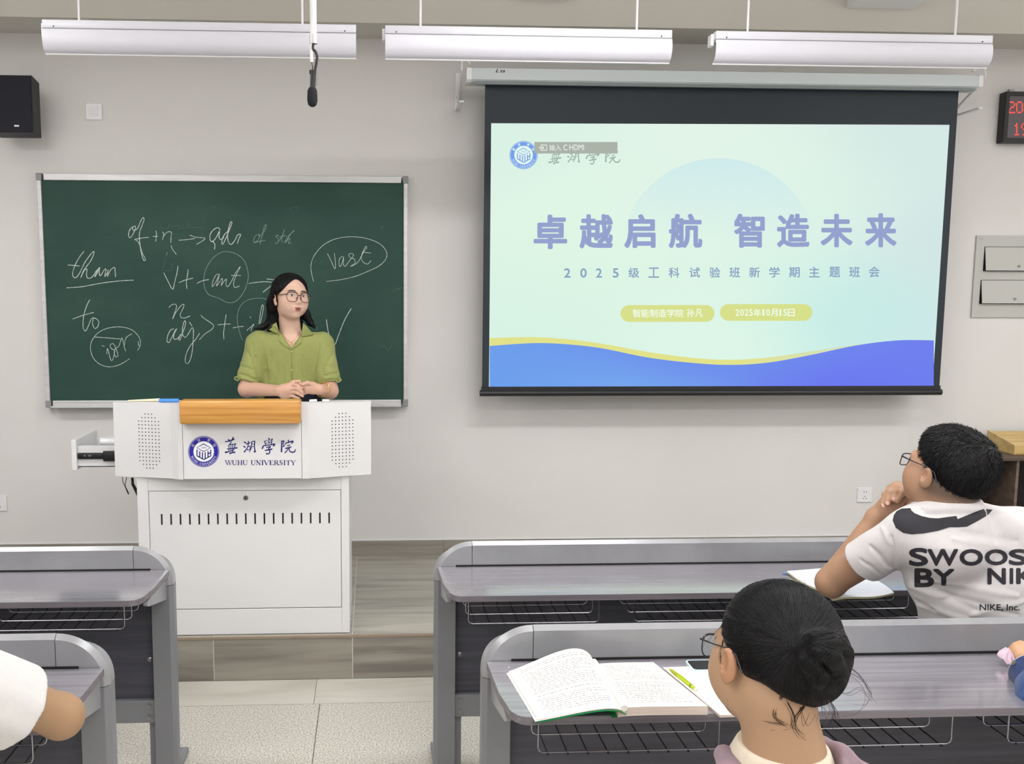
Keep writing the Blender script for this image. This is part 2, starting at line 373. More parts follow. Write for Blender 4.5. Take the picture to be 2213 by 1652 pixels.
chalk('faint half erased words', [[(485,265),(500,300),(560,300),(590,240)],[(600,290),(700,260),(690,295)],[(700,300),(800,290),(900,285),(1000,290)],[(740,240),(745,280)],[(800,230),(815,275),(840,250)],[(2020,80),(2060,50),(2105,42),(2112,80)],[(1108,45),(1135,42),(1120,65)],[(500,800),(530,720),(545,640)],[(500,800),(620,800),(615,740),(650,720)]], A, 7, M_ch3)
chalk('underlined word than', [[(340,130),(290,190),(230,300),(203,400),(230,445),(280,400),(350,260),(440,140),(458,150),(420,240),(340,350),(300,445),(340,360),(375,340),(370,400),(380,445),(430,440),(480,370),(530,320),(500,350),(465,430),(490,400),(525,325),(520,380),(535,420),(580,350),(600,345),(585,430)],[(585,430),(620,380),(625,350),(618,430),(650,360),(700,320),(710,370),(715,432)],[(145,292),(220,297),(290,305)]], B_, 11)
chalk('underline stroke', [[(130,563),(300,552),(450,525),(600,500),(780,480),(930,472)]], B_, 11)
chalk('word to', [[(408,705),(370,780),(335,900),(328,1030),(355,1078),(385,1030),(430,930),(480,930),(515,970),(500,1030),(465,1045),(440,990),(450,930)],[(205,935),(330,890),(455,857)]], B_, 10)
chalk('circled word ior', [[(880,1408),(780,1470),(660,1505),(540,1480),(450,1400),(415,1280),(440,1180),(520,1090),(640,1040),(780,1030),(900,1060),(980,1130),(1010,1200),(1000,1270),(975,1308)],[(470,1150),(560,1155),(680,1165),(770,1172)],[(550,1250),(585,1262)],[(610,1355),(620,1285),(650,1400),(670,1430),(690,1395),(703,1310),(668,1290),(650,1250),(675,1228),(705,1250),(735,1330),(742,1375),(716,1384),(700,1340),(712,1290),(755,1255),(790,1160),(815,1250),(835,1320)],[(820,1250),(840,1160),(910,1110)],[(985,1200),(990,1260)]], B_, 9)
chalk('letter n above adj', [[(210,298),(270,245),(330,238),(355,280),(325,380),(280,510),(340,390),(430,270),(480,238),(490,270),(450,360),(420,430),(440,480),(510,490),(600,450)]], C_, 15)
chalk('cursive adj with long tail', [[(300,690),(240,720),(190,820),(180,920),(215,940),(260,860),(330,720),(355,690),(310,780),(300,860),(340,885),(390,850),(440,780)],[(440,780),(395,870),(415,895),(460,780),(510,640),(520,560),(500,545),(470,640),(460,760),(480,820),(520,845),(570,780),(640,670),(665,720),(660,900),(640,1120),(600,1270),(555,1330),(515,1290),(530,1160),(600,1010),(700,890),(780,770)],[(590,565),(640,640)]], C_, 17)
chalk('large angle bracket', [[(800,435),(850,490),(970,570),(1035,630),(1000,700),(880,780),(770,895)]], C_, 15)
chalk('plus sign and dash', [[(1265,430),(1240,600),(1220,760),(1225,880)],[(1110,615),(1230,605),(1345,600)],[(1390,672),(1480,655),(1588,645)]], C_, 16)
chalk('half circle beside the shoulder', [[(1570,900),(1520,780),(1480,600),(1470,470),(1500,330),(1570,220),(1690,150),(1850,125),(1980,135),(2050,170)]], C_, 9, M_ch2)
chalk('partly hidden letters beside the hair', [[(1700,465),(1722,490)],[(1645,720),(1720,655),(1780,600),(1740,670),(1720,730)],[(1870,600),(1890,440),(1925,260),(1952,275),(1935,400),(1890,590)]], C_, 15)
chalk('loose circle round the word vast', [[(98,710),(75,620),(65,530),(85,440),(140,350),(220,270),(320,215),(430,185),(560,175),(700,190),(840,235),(930,300),(970,380),(950,450),(880,520),(760,580),(600,645),(430,685),(250,708)]], D_, 8)
chalk('word vast', [[(262,375),(300,450),(352,560),(355,470),(345,370)],[(450,410),(410,430),(400,500),(415,530),(440,480),(455,415),(450,490),(470,530),(510,480),(570,400),(550,375),(515,390),(540,430),(580,440),(590,490),(535,528),(600,500),(650,440),(690,340),(720,290),(728,310),(690,360),(665,430),(690,480),(740,500),(780,460)],[(690,362),(780,368)]], D_, 8)
chalk('large letter V', [[(250,1158),(265,1270),(290,1370),(345,1465),(400,1330),(470,1160),(545,1030)]], D_, 11)
chalk('arrow tip beyond the shoulder', [[(85,1238),(138,1262),(120,1280)]], D_, 9)
chalk('smudged ticks', [[(1035,835),(1080,800),(1155,780)],[(1090,790),(1100,810),(1125,790)],[(900,95),(915,50),(925,70)],[(170,492),(215,462)],[(110,490),(130,455)],[(905,1500),(930,1470),(960,1500),(990,1530),(1030,1450)]], D_, 8, M_ch3)

# ------------------------------------------------------------------ projection screen
YS = 5.06
ps = thing('projection_screen', 'pull-down projection screen with black border showing a pale green title slide', 'projection screen', (1.83, YS, 1.15))
a_, b_, c_, d_ = onY(1049, 178, YS), onY(2072, 184, YS), onY(1041, 856, YS), onY(2030, 845, YS)
fx0, fx1 = (a_.x+c_.x)/2, (b_.x+d_.x)/2; fzt, fzb = (a_.z+b_.z)/2, (c_.z+d_.z)/2
part('fabric', MB().box(fx0, fx1, YS-.001, YS+.001, fzb+.01, fzt+.06), M_screenblk, ps, 'black screen border')
part('weight_bar', MB().tube([(fx0-.012, YS, fzb+.004), (fx1+.012, YS, fzb+.004)], .017, 12).box(fx0-.004, fx1+.004, YS-.006, YS+.006, fzb+.01, fzb+.04), M_black, ps, 'black bottom weight bar')
h0, h1 = onY(1018, 145, YS-.05), onY(1018, 176, YS-.05); hx1 = onY(2118, 150, YS-.05).x; hx0 = h0.x
zt, zb = h0.z, h1.z
def oct_(x0, x1, g=0.0):
    pr = [(-.05-g, zb+.012-g), (-.05-g, zt-.004), (-.035, zt+g), (.05+g, zt+g), (.06+g, zt-.02), (.06+g, zb), (-.02, zb-g), (-.035, zb-g)]
    return MB().prism(pr, lambda u, v, d: (d, YS+u, v), x0, x1)
part('case', oct_(hx0, hx1), M_case, ps, 'long pale grey roller case', smooth=30)
part('case_lip', MB().box(hx0+.02, hx1-.02, YS-.046, YS-.03, zb-.012, zb), mat('case_lip', (120, 128, 128), .5), ps)
for x0, x1 in ((hx0-.022, hx0+.003), (hx1-.003, hx1+.022)):
    part('end_cap', oct_(x0, x1, .002), M_plast, ps, smooth=30)
for sx, px_ in ((-1, 995), (1, 2120)):
    q = onY(px_, 205, YW); xx = q.x if sx < 0 else hx1+.04
    xb = (hx0-.045 if sx < 0 else hx1+.045)
    k = MB().box(xb-.014, xb+.014, YW-.01, YW, zb-.09, zt+.03, .002)
    pth = catmull([(xb, YW-.01, zb-.06), (xb, YW-.06, zb-.03), (xb, YS-.01, zt-.02), (xb+.0, YS-.02, zt+.03), (xb+.02*(-sx), YS+.0, zt+.045), (xb+.045*(-sx), YS+.01, zt+.03)], 5)
    k.tube(pth, .007, 6)
    k.box(xb-.012, xb+.012, YS-.01, YW-.008, zb-.098, zb-.09)
    part('wall_bracket', k, M_plast, ps, 'curved white wall bracket')
    for zz in (zb-.075, zb-.03):
        part('screw', MB().cyl((xb, YW-.0101, zz), (0, -1, 0), .007, .006, 10), M_steel, ps)
k = MB()
put(k, 'L', 1071, 149.5, 1078, 156.5, lambda x, y: onY(x+(156-y)*.5, y, YS-.0505), .03)
put(k, 'ts', 1080, 151.0, 1091, 156.8, lambda x, y: onY(x+(156-y)*.4, y, YS-.0505), .03)
part('lettering', k, mat('ink_navy', (25, 25, 60), .6), ps, 'dark slanted lettering Lts')
# the slide (projected light)
def emat(name, c, s=1.0): return mat(name, c, emit=s)
def slide(dy):
    return lambda x, y: onY(x, y, YS-.0012-dy*.0005)
S0 = slide(0)
TLs, TRs, BLs, BRs = (1061.5, 266.5), (2052, 270), (1056.5, 846), (2015, 836.5)
def uvp(u, v):
    t = (TLs[0]+(TRs[0]-TLs[0])*u, TLs[1]+(TRs[1]-TLs[1])*u); b = (BLs[0]+(BRs[0]-BLs[0])*u, BLs[1]+(BRs[1]-BLs[1])*u)
    return t[0]+(b[0]-t[0])*v, t[1]+(b[1]-t[1])*v
def colmesh(name, pts, faces, cols, m, parent, label=None):
    me = bpy.data.meshes.new(name); me.from_pydata([tuple(p) for p in pts], [], faces)
    ca = me.color_attributes.new('Col', 'FLOAT_COLOR', 'POINT')
    ca.data.foreach_set('color', np.array([(*lin(c), 1.0) for c in cols], dtype=np.float32).ravel())
    me.materials.append(m); o = part(name, me, parent=parent, label=label); return o
def grad(u, v):
    keys = [((0, 0), (212, 238, 226), .25), ((0, 1), (206, 238, 226), .25), ((.3, .35), (222, 246, 226), .3), ((.5, .15), (224, 242, 230), .25), ((1, 0), (206, 228, 226), .25), ((1, .5), (202, 224, 226), .2), ((.82, .72), (184, 232, 228), .2), ((.5, .8), (218, 246, 230), .22), ((.62, .4), (214, 242, 230), .25), ((.15, .7), (212, 242, 224), .25), ((1, .8), (196, 226, 230), .15)]
    s = np.zeros(3); ws = 0
    for (a, b), c, r in keys:
        w_ = math.exp(-((u-a)**2+(v-b)**2)/(2*(r*.6)**2))+1e-6; s += w_*np.array(c); ws += w_
    return (s/ws)*.7+np.array((230, 246, 236))*.3
M_slide = mat('slide_light', (255, 255, 255), attr='Col', emit=1.0)
nu, nv = 60, 36; P = []; Cc = []; F = []
for j in range(nv+1):
    for i in range(nu+1):
        u, v = i/nu, j/nv; P.append(S0(*uvp(u, v))); Cc.append(grad(u, v))
for j in range(nv):
    for i in range(nu): k0 = j*(nu+1)+i; F.append((k0, k0+1, k0+nu+2, k0+nu+1))
colmesh('slide', P, F, Cc, M_slide, ps, 'pale mint title slide projected on the screen')
# big pale disc behind the title
P = []; Cc = []; F = []; S1 = slide(1)
cx_, cy_, rx_, ry_ = 1553, 560, 215, 218
for j in range(21):
    t = j/20
    for i in range(61):
        u = -1+2*i/60; yy = math.sqrt(max(0, 1-u*u)); x = cx_+u*rx_; y = cy_-yy*ry_*(1-t)
        P.append(S1(x, y)); gu = (x-1060)/970; gv = (y-268)/572; base = grad(gu, gv)
        f = max(0, min(1, (1-(y-342)/180)))*.75; Cc.append(base*(1-f)+np.array((202, 232, 238))*f)
for j in range(20):
    for i in range(60): k0 = j*61+i; F.append((k0, k0+1, k0+62, k0+61))
colmesh('slide_disc', P, F, Cc, M_slide, ps)
# waves
wx = [1058, 1150, 1220, 1300, 1400, 1500, 1580, 1660, 1750, 1850, 1940, 2018]
wy = [748, 742, 744, 753, 773, 785, 789, 784, 768, 747, 736, 736]
wt = [731, 729, 733, 743, 761, 774, 778, 773, 760, 745, 738, 738]
wcs = [catmull([(x, y, 0) for x, y in zip(wx, ys)], 6) for ys in (wy, wt)]
def wave(top, bot, cf, nm, S):
    P = []; Cc = []; F = []; m = len(top); R = 6
    for j in range(R+1):
        for i in range(m):
            a = top[i]; b = bot(a.x) if callable(bot) else bot[i].y
            y = a.y+(b-a.y)*j/R; P.append(S(a.x, y)); Cc.append(cf(a.x, y, j/R))
    for j in range(R):
        for i in range(m-1): k0 = j*m+i; F.append((k0, k0+1, k0+m+1, k0+m))
    colmesh(nm, P, F, Cc, M_slide, ps)
def ycol(x, y, t):
    f = min(1, max(0, (x-1600)/300)); return np.array((226, 226, 140))*(1-f)+np.array((206, 226, 214))*f
wave(wcs[1], [Vector((p.x, p.y+2, 0)) for p in wcs[0]], ycol, 'slide_wave', slide(2))
def bcol(x, y, t):
    f = (x-1058)/960; a = np.array((110, 158, 236)); b = np.array((112, 128, 238)); c = a*(1-f)+b*f
    g = max(0, 1-abs(f-.3)*3)*.5*t; h = max(0, 1-abs(f-.78)*4)*t*.8
    return c*(1-g-h*.5)+np.array((128, 190, 240))*g+np.array((104, 96, 246))*h*.5
wave(wcs[0], lambda x: 846+(x-1056.5)/958.5*-9.5, bcol, 'slide_wave', slide(3))
# title glyphs
M_ttl = emat('slide_title_blue', (150, 162, 206)); M_sub = emat('slide_sub_blue', (140, 166, 196)); M_pill = emat('slide_yellow', (216, 224, 140)); M_wht = emat('slide_white', (240, 252, 238))
S4 = slide(4); S5 = slide(5); S6 = slide(6)
ttl = [('卓', 1153, 1226, 464, 539), ('越', 1252, 1325, 463, 538), ('启', 1349, 1417, 463, 537), ('航', 1445, 1518, 462, 537), ('智', 1586, 1653, 462, 536), ('造', 1679, 1750, 462, 535), ('未', 1773, 1843, 462, 535), ('来', 1869, 1938, 461, 535)]
for c, x0, x1, y0, y1 in ttl:
    k = MB(); put(k, c, x0, y0, x1, y1, S4, .034); part('title_character', k, M_ttl, ps)
k = MB()
for c, x0, x1 in [('2', 1219, 1233), ('0', 1254, 1268), ('2', 1288, 1301), ('5', 1324, 1337)]: put(k, c, x0, 580, x1, 600.5, S4, .03)
for i, (c, x0) in enumerate([('级', 1358), ('工', 1401), ('科', 1445), ('试', 1489.5), ('验', 1533), ('班', 1576), ('新', 1619), ('学', 1662), ('期', 1705), ('主', 1748), ('题', 1792), ('班', 1835), ('会', 1877.5)]):
    put(k, c, x0, 578.5-i*.2, x0+23.5, 600.8-i*.1, S4, .02)
part('slide_subtitle', k, M_sub, ps, 'widely spaced smaller blue subtitle characters')
def pill(x0, y0, x1, y1):
    r = (y1-y0)/2; pts = []
    for q in range(17): t = math.pi/2+math.pi*q/16; pts.append((x0+r+r*math.cos(t), y0+r-r*math.sin(t)))
    for q in range(17): t = -math.pi/2+math.pi*q/16; pts.append((x1-r+r*math.cos(t), y0+r-r*math.sin(t)))
    return MB().add([S4(*p) for p in pts], [tuple(range(len(pts)))])
p1 = part('slide_pill', pill(1341, 659.7, 1544, 696), M_pill, ps, 'left yellow pill with the college and host line')
k = MB()
for i, c in enumerate('智能制造学院'): put(k, c, 1367+i*18.6, 668.5, 1384+i*18.6, 686, S5, .015)
for i, c in enumerate('孙凡'): put(k, c, 1484+i*18.2, 668, 1500.5+i*18.2, 685.5, S5, .015)
part('pill_text', k, M_wht, p1)
p2 = part('slide_pill', pill(1556, 657.5, 1755.5, 693.6), M_pill, ps, 'right yellow pill with the date')
k = MB(); x = 1589
for c in '2025年10月15日':
    w_ = 9.3 if c.isdigit() else 16.5
    if c == '1': put(k, c, x+2.4, 668.5, x+6.2, 683, S5)
    else: put(k, c, x+.4, 668.5 if w_ < 12 else 667.5, x+w_-.8, 683 if w_ < 12 else 684.5, S5, .02)
    x += w_+.55
part('pill_text', k, M_wht, p2)
# ---- emblem and calligraphy, drawn in the frame of the podium panel, 8.51 px per unit
CALLI = {
 'wu': [[(932,212,1),(915,250,1.2),(895,290,.7)],[(838,250,1.1),(868,300,1)],[(778,300,.8),(860,283,1.1),(950,250,1.2)],[(895,300,.9),(865,345,.8),(828,385,.5)],[(850,352,.8),(920,348,.8),(985,338,.9)],[(812,432,.9),(900,425,.9),(1005,410,1.4)],[(852,375,.7),(846,480,.7)],[(885,362,.6),(880,482,.6)],[(918,350,.7),(910,482,.7)],[(965,340,.9),(950,400,.7),(915,485,.5)],[(775,495,1.5),(860,478,.8),(950,445,.5)],[(785,498,1.4),(820,490,1.1)],[(858,518,1.6),(905,500,1.1),(965,492,1.6)]],
 'hu': [[(1125,300,1),(1165,325,1.3)],[(1115,380,1),(1152,402,1.3)],[(1125,490,1.5),(1145,470,1.1),(1172,425,.5)],[(1165,345,.9),(1240,315,.9)],[(1208,285,.9),(1200,390,.8)],[(1185,395,.8),(1182,452,.8)],[(1185,395,.7),(1238,385,.8),(1232,440,.7),(1185,450,.7)],[(1268,298,.9),(1262,400,.8),(1225,490,.7)],[(1268,300,.8),(1325,287,1)],[(1325,287,1),(1318,400,.9),(1335,492,1.3)],[(1335,492,1.2),(1300,475,.6)],[(1268,347,.6),(1318,337,.6)],[(1262,392,.6),(1318,382,.6)]],
 'xue': [[(1502,285,.8),(1525,360,.8)],[(1495,302,.6),(1550,270,.6)],[(1508,337,.6),(1550,320,.6)],[(1570,230,.7),(1600,268,.7)],[(1602,235,.6),(1568,290,.6)],[(1565,290,.6),(1605,330,.7)],[(1605,285,.6),(1565,345,.6)],[(1642,240,.9),(1628,340,.9)],[(1612,272,.6),(1655,255,.7)],[(1615,312,.6),(1645,300,.6)],[(1488,365,1),(1458,430,1.4)],[(1490,372,1),(1600,358,.9),(1688,345,1.4),(1660,385,.9)],[(1530,410,.8),(1612,388,1),(1572,430,.8)],[(1572,428,.8),(1602,475,1),(1580,520,1),(1530,518,1.3)],[(1508,462,1),(1648,433,1.3)]],
 'yuan': [[(1808,292,1),(1862,288,1),(1842,335,.8),(1868,372,.9),(1835,392,1)],[(1822,280,1),(1815,490,1.4)],[(1938,262,1),(1948,298,1)],[(1897,318,1),(1886,352,.9)],[(1900,325,.9),(2025,290,1.3),(1998,335,.9)],[(1918,375,.8),(1975,358,.9)],[(1885,425,1.2),(1998,393,1)],[(1945,410,.9),(1920,460,.9),(1872,508,.9)],[(1968,400,.9),(1958,450,.9),(1990,488,1.1),(2050,485,1.2),(2078,435,.6)]],
}
def calligraphy(fn, keys=('wu', 'hu', 'xue', 'yuan'), clipy=None):
    k = MB()
    for key in keys:
        for st in CALLI[key]: ribbon(k, [(x, y, w_) for x, y, w_ in st], 21, fn, 5)
    return k
SERIF = {'W': [(0,1,.33,0,.16),(.33,0,.5,.95,.07),(.5,1,.74,0,.16),(.74,0,1,1,.07)], 'U': [(.15,1,.15,.25,.2),(.15,.25,.35,.03,.16),(.35,.03,.65,.03,.1),(.65,.03,.82,.25,.1),(.82,.25,.82,1,.08)], 'H': [(.18,0,.18,1,.2),(.82,0,.82,1,.2),(.18,.5,.82,.5,.08)], 'N': [(.15,0,.15,1,.08),(.1,1,.85,0,.2),(.85,0,.85,1,.08)], 'I': [(.5,0,.5,1,.45)], 'V': [(.05,1,.5,0,.2),(.5,0,.95,1,.08)], 'E': [(.2,0,.2,1,.24),(.2,.96,.9,.96,.08),(.2,.5,.7,.5,.08),(.2,.04,.95,.04,.08),(.9,1,.9,.75,.08),(.93,0,.93,.28,.08)], 'R': [(.18,0,.18,1,.2),(.18,.96,.6,.96,.08),(.6,.96,.78,.75,.2),(.78,.75,.6,.5,.16),(.6,.5,.18,.5,.08),(.5,.5,.95,0,.2)], 'S': [(.85,.75,.8,.95,.08),(.8,.95,.4,1,.08),(.4,1,.15,.8,.2),(.15,.8,.3,.58,.2),(.3,.58,.75,.4,.2),(.75,.4,.85,.2,.2),(.85,.2,.55,0,.12),(.55,0,.15,.05,.08),(.15,.05,.1,.3,.08)], 'T': [(.5,0,.5,1,.22),(.02,.96,.98,.96,.08),(.03,1,.03,.72,.07),(.97,1,.97,.72,.07)], 'Y': [(.05,1,.5,.45,.2),(.5,.45,.95,1,.08),(.5,0,.5,.48,.2)]}
SFEET = {'W': [(.02,1),(.5,1),(.97,1)], 'U': [(.15,1),(.82,1)], 'H': [(.18,0),(.18,1),(.82,0),(.82,1)], 'N': [(.15,0),(.12,1),(.85,1)], 'I': [(.5,0),(.5,1)], 'V': [(.05,1),(.95,1)], 'E': [], 'R': [(.18,0),(.95,0)], 'S': [], 'T': [(.5,0)], 'Y': [(.05,1),(.95,1),(.5,0)]}
SW = {'W': 1.35, 'U': 1.0, 'H': 1.05, 'N': 1.0, 'I': .5, 'V': 1.0, 'E': .88, 'R': 1.0, 'S': .75, 'T': .9, 'Y': 1.0, ' ': .5}
def serif(mb, txt, x0, x1, ybot, h, fn):
    tot = sum(SW[c]+.12 for c in txt)-.12; s = (x1-x0)/tot; x = x0
    for c in txt:
        wd = SW[c]*s
        if c != ' ':
            for a, b, c2, d, t in SERIF[c]:
                t = t*(s if c != 'I' else s*.5)
                ribbon(mb, [(x+a*wd, ybot-b*h), (x+c2*wd, ybot-d*h)], t if t > 0 else 1, fn, smooth=False)
            for a, b in SFEET[c]:
                ribbon(mb, [(x+a*wd-.2*s, ybot-b*h), (x+a*wd+.2*s, ybot-b*h)], .07*h, fn, smooth=False)
        x += wd+.12*s
def emblem(fn, fn2, fn3, m_ring, m_ink, m_white, parent):
    """fn* map panel-frame coordinates; three layers"""
    cx, cy = 385, 480
    def circ(f, r1, r0=0, n=48):
        o = [f(cx+r1*math.cos(2*math.pi*q/n), cy+r1*math.sin(2*math.pi*q/n)) for q in range(n)]
        k = MB()
        if not r0: return k.add(o, [tuple(range(n))])
        i = [f(cx+r0*math.cos(2*math.pi*q/n), cy+r0*math.sin(2*math.pi*q/n)) for q in range(n)]
        return k.add(o+i, [(q, (q+1) % n, n+(q+1) % n, n+q) for q in range(n)])
    e = part('emblem', circ(fn, 190), m_white, parent, 'round university emblem with a cube made of letters')
    part('ring', circ(fn, 266, 188), m_ring, e); part('outer_ring', circ(fn, 285, 273), m_ring, e)
    k = MB(); I = lambda st, w_=17: ribbon(k, st, w_, fn2, smooth=False)
    I([(380,340),(515,412),(385,478),(255,412),(380,340)], 16)
    for st in ([(262,445),(262,560),(388,628),(515,560),(515,445)], [(312,475),(312,582)], [(362,490),(362,605)], [(412,490),(412,605)], [(464,470),(464,580)], [(464,522),(515,498)]): I(st, 21)
    part('cube_mark', k, m_ink, e)
    k = MB(); put(k, '2004', 335, 395, 430, 425, fn2, 0); part('year', k, m_ink, e)
    k = MB()
    def polar(r, t): return (cx+r*math.sin(t), cy-r*math.cos(t))
    def on_arc(ch, tc, r, wd, h, inward, cjk=True):
        def f(x, y):   # x in -wd/2.., y 0 bottom..h top
            if inward: tt = tc-x/r; p = polar(r+h/2-y, tt)
            else: tt = tc+x/r; p = polar(r-h/2+y, tt)
            return fn2(*p)
        if cjk: put(k, ch, -wd/2, h, wd/2, 0, lambda x, y: f(x, y), .02)
        else: serif(k, ch, -wd/2, wd/2, h, h, lambda x, y: f(x, h-(y)))
    for ch, deg in zip('蕪湖學院', (-60, -24, 24, 60)): on_arc(ch, math.radians(deg), 227, 50, 54, False)
    txt = 'WUHU UNIVERSITY'; tot = sum(SW[c]+.12 for c in txt); x = 0
    for c in txt:
        wd = SW[c]
        if c != ' ':
            t = math.radians(250-140*(x+wd/2)/tot)
            on_arc(c, t, 232, wd*34, 40, True, False)
        x += wd+.12
    part('ring_text', k, m_white, e)
    return e
# slide copies: podium frame -> slide pixels
def sl_map(S):
    return lambda x, y: S(1131.5+(x-385)*30.4/285, 335.3+(y-480)*30.4/285)
emblem(sl_map(slide(4)), sl_map(slide(5)), None, emat('slide_ring_blue', (120, 160, 236)), emat('slide_ink_blue', (122, 160, 222)), emat('slide_ivory', (226, 248, 240)), ps)
part('slide_calligraphy', calligraphy(lambda x, y: S4(1185+(x-770)*.1188, 328+(y-300)*.1188)), emat('slide_grey_green', (158, 182, 166)), ps, 'grey brush lettering of the college name, half covered by a banner')
k = MB().add([S6(1155, 307), S6(1334.5, 307), S6(1334.5, 332), S6(1155, 332)], [(0, 1, 2, 3)])
osd = part('input_banner', k, emat('osd_grey', (172, 178, 168)), ps, 'grey input banner')
S7 = slide(7); k = MB()
for i, c in enumerate('输入'): put(k, c, 1187.3+i*13.2, 312.8, 1199.5+i*13.2, 326, S7, 0)
put(k, 'C', 1217.5, 312.5, 1226, 325, S7, .01)
for c, x0, x1 in (('H', 1230.5, 1239), ('D', 1241, 1249), ('M', 1250.5, 1259.5), ('I', 1261, 1262.2)): put(k, c, x0, 312.5, x1, 324.5, S7, 0.005)
ribbon(k, [(1169, 318), (1169, 313.5), (1181.5, 313.5), (1181.5, 325), (1169, 325), (1169, 321)], 1.8, S7, smooth=False)
ribbon(k, [(1164, 319.5), (1175, 319.5)], 1.8, S7, smooth=False); ribbon(k, [(1172, 316.5), (1175.5, 319.5), (1172, 322.5)], 1.6, S7, smooth=False)
part('banner_text', k, emat('osd_white', (236, 244, 236)), osd)

# ------------------------------------------------------------------ pendant board lights
YL = 3.93
def board_light(xa, xb, rods, label):
    t = thing('pendant_light', label, 'light', ((xa+xb)/2, YL, 2.79), 'three white pendant lights along the front')
    pr = [(0, 2.788), (-.004, 2.786), (-.006, 2.757)]
    crv = catmull([(-.004, 2.754, 0), (-.010, 2.732, 0), (-.008, 2.70, 0), (.006, 2.676, 0), (.026, 2.664, 0)], 6)
    part('ballast_channel', MB().box(xa, xb, YL-.004, YL+.052, 2.757, 2.789, .002), M_lampw, t, smooth=30)
    part('end_box', MB().box(xa-.012, xa+.002, YL+.02, YL+.06, 2.735, 2.782, .002), M_plast, t)
    k = MB(); n = len(crv)
    A_ = [(xa, YL+p.x, p.y) for p in crv]; B2 = [(xb, YL+p.x, p.y) for p in crv]
    C2 = [(xa, YL+p.x+.0015, p.y+.001) for p in crv]; D2 = [(xb, YL+p.x+.0015, p.y+.001) for p in crv]
    k.strip(A_, B2); k.strip(D2, C2); k.strip(A_, C2); k.strip(B2, D2)
    k.add([A_[0], B2[0], D2[0], C2[0]], [(0, 1, 2, 3)])
    part('reflector', k, M_lampw, t, 'curved white sheet reflector', smooth=60)
    part('rolled_lip', MB().tube([(xa, YL+.027, 2.6635), (xb, YL+.027, 2.6635)], .0035, 8), M_plast, t)
    part('seam', MB().box(xa, xb, YL-.0052, YL-.0035, 2.7545, 2.7562), M_cornr, t)
    for x in (xa+.045, xb-.045): part('screw', MB().cyl((x, YL-.004, 2.763), (0, -1, 0), .0028, .002, 8), M_black, t)
    part('lamp_tube', MB().cyl((xa+.03, YL+.05, 2.72), (1, 0, 0), .012, xb-xa-.06, 10), M_plast, t)
    for x in rods: part('suspension_rod', MB().cyl((x, YL+.015, 2.788), (0, 0, 1), .0048, ZC-2.788, 8), M_plast, t)
board_light(-1.31, -0.062, (-1.169, -.279), 'white pendant reflector light left, above the blackboard')
board_light(.056, 1.237, (.2, 1.093), 'white pendant reflector light in the middle, above the left end of the screen case')
board_light(1.42, 2.60, (1.559, 2.447), 'white pendant reflector light right, over the right half of the screen')
# small wall lamps on the beam
for (xa, xb, zz, lab, s) in ((.765, 1.01, 3.216, 'small white fixture on the beam above the middle pendant light', .25), (2.49, 2.86, 3.205, 'white wedge shaped fixture on the beam above the right pendant light', 1)):
    t = thing('beam_fixture', lab, 'light', (xa, 4.97, zz))
    part('body', MB().prism([(4.974, zz), (4.974, zz+.2), (4.76, zz+.2), (4.80, zz+.06), (4.86, zz+.01)], lambda u, v, d: (d, u, v), xa, xb), M_plast, t)
    k = MB().prism([(xa+.04, 0), (xb-.02, 0), (xb+.03, 1), (xa+.12, 1)], lambda u, v, d: (u, 4.858-.06*v-d, zz+.012+.048*v), .0, .004)
    part('lens', k, mat('lens_mint', (205, 222, 212), .3), t)

# ------------------------------------------------------------------ hanging microphone
YM = 3.3; mx = onY(677, 50, YM).x; zr = onY(677, 93, YM).z; z2 = onY(673, 135, YM).z
t = thing('hanging_microphone', 'black microphone hanging nose down from a white ceiling pole', 'microphone', (mx, YM, 2.33))
part('pole', MB().cyl((mx, YM, zr), (0, 0, 1), .0115, ZC-zr, 16), M_plast, t, smooth=True)
part('collar', MB().cyl((mx, YM, zr-.003), (0, 0, 1), .0135, .03, 16), M_alu, t, smooth=True)
part('inner_tube', MB().cyl((mx-.006, YM, z2), (0, 0, 1), .0065, zr-z2+.01, 12), M_plast, t, smooth=True)
pc = lambda *pp: catmull([onY(x, y, YM-.004) for x, y in pp], 6)
part('cable', MB().tube(pc((677, 95), (676, 105), (682, 112), (685, 125), (681, 150), (677, 165), (676, 185)), .0045, 8).tube(pc((673, 135), (676, 145), (674, 152)), .002, 6), M_black, t, 'black cable loop')
a0, a1 = onY(677, 152, YM), onY(675.5, 192, YM)
part('clamp', MB().tube([a0, a1], .0095, 10).box(a0.x-.013, a0.x-.004, YM-.006, YM+.006, a0.z-.012, a0.z), M_black, t, smooth=40)
part('clip', MB().box(a0.x+.009, a0.x+.0125, YM-.005, YM+.003, a0.z-.05, a0.z), M_steel, t)
b0 = onY(675, 190, YM).z; b1 = onY(675, 231, YM).z; bx = onY(675, 210, YM).x
part('capsule', MB().lathe((bx, YM, 0), [(.006, b0+.004), (.012, b0), (.0165, b0-.01), (.0175, b0-.03), (.0175, b1+.018), (.014, b1+.006), (.006, b1)], 20), mat('foam_black', (26, 27, 32), .95, bump=((1500, 1500, 1500), .5, .001, 2)), t, smooth=True, label='black foam windshield')

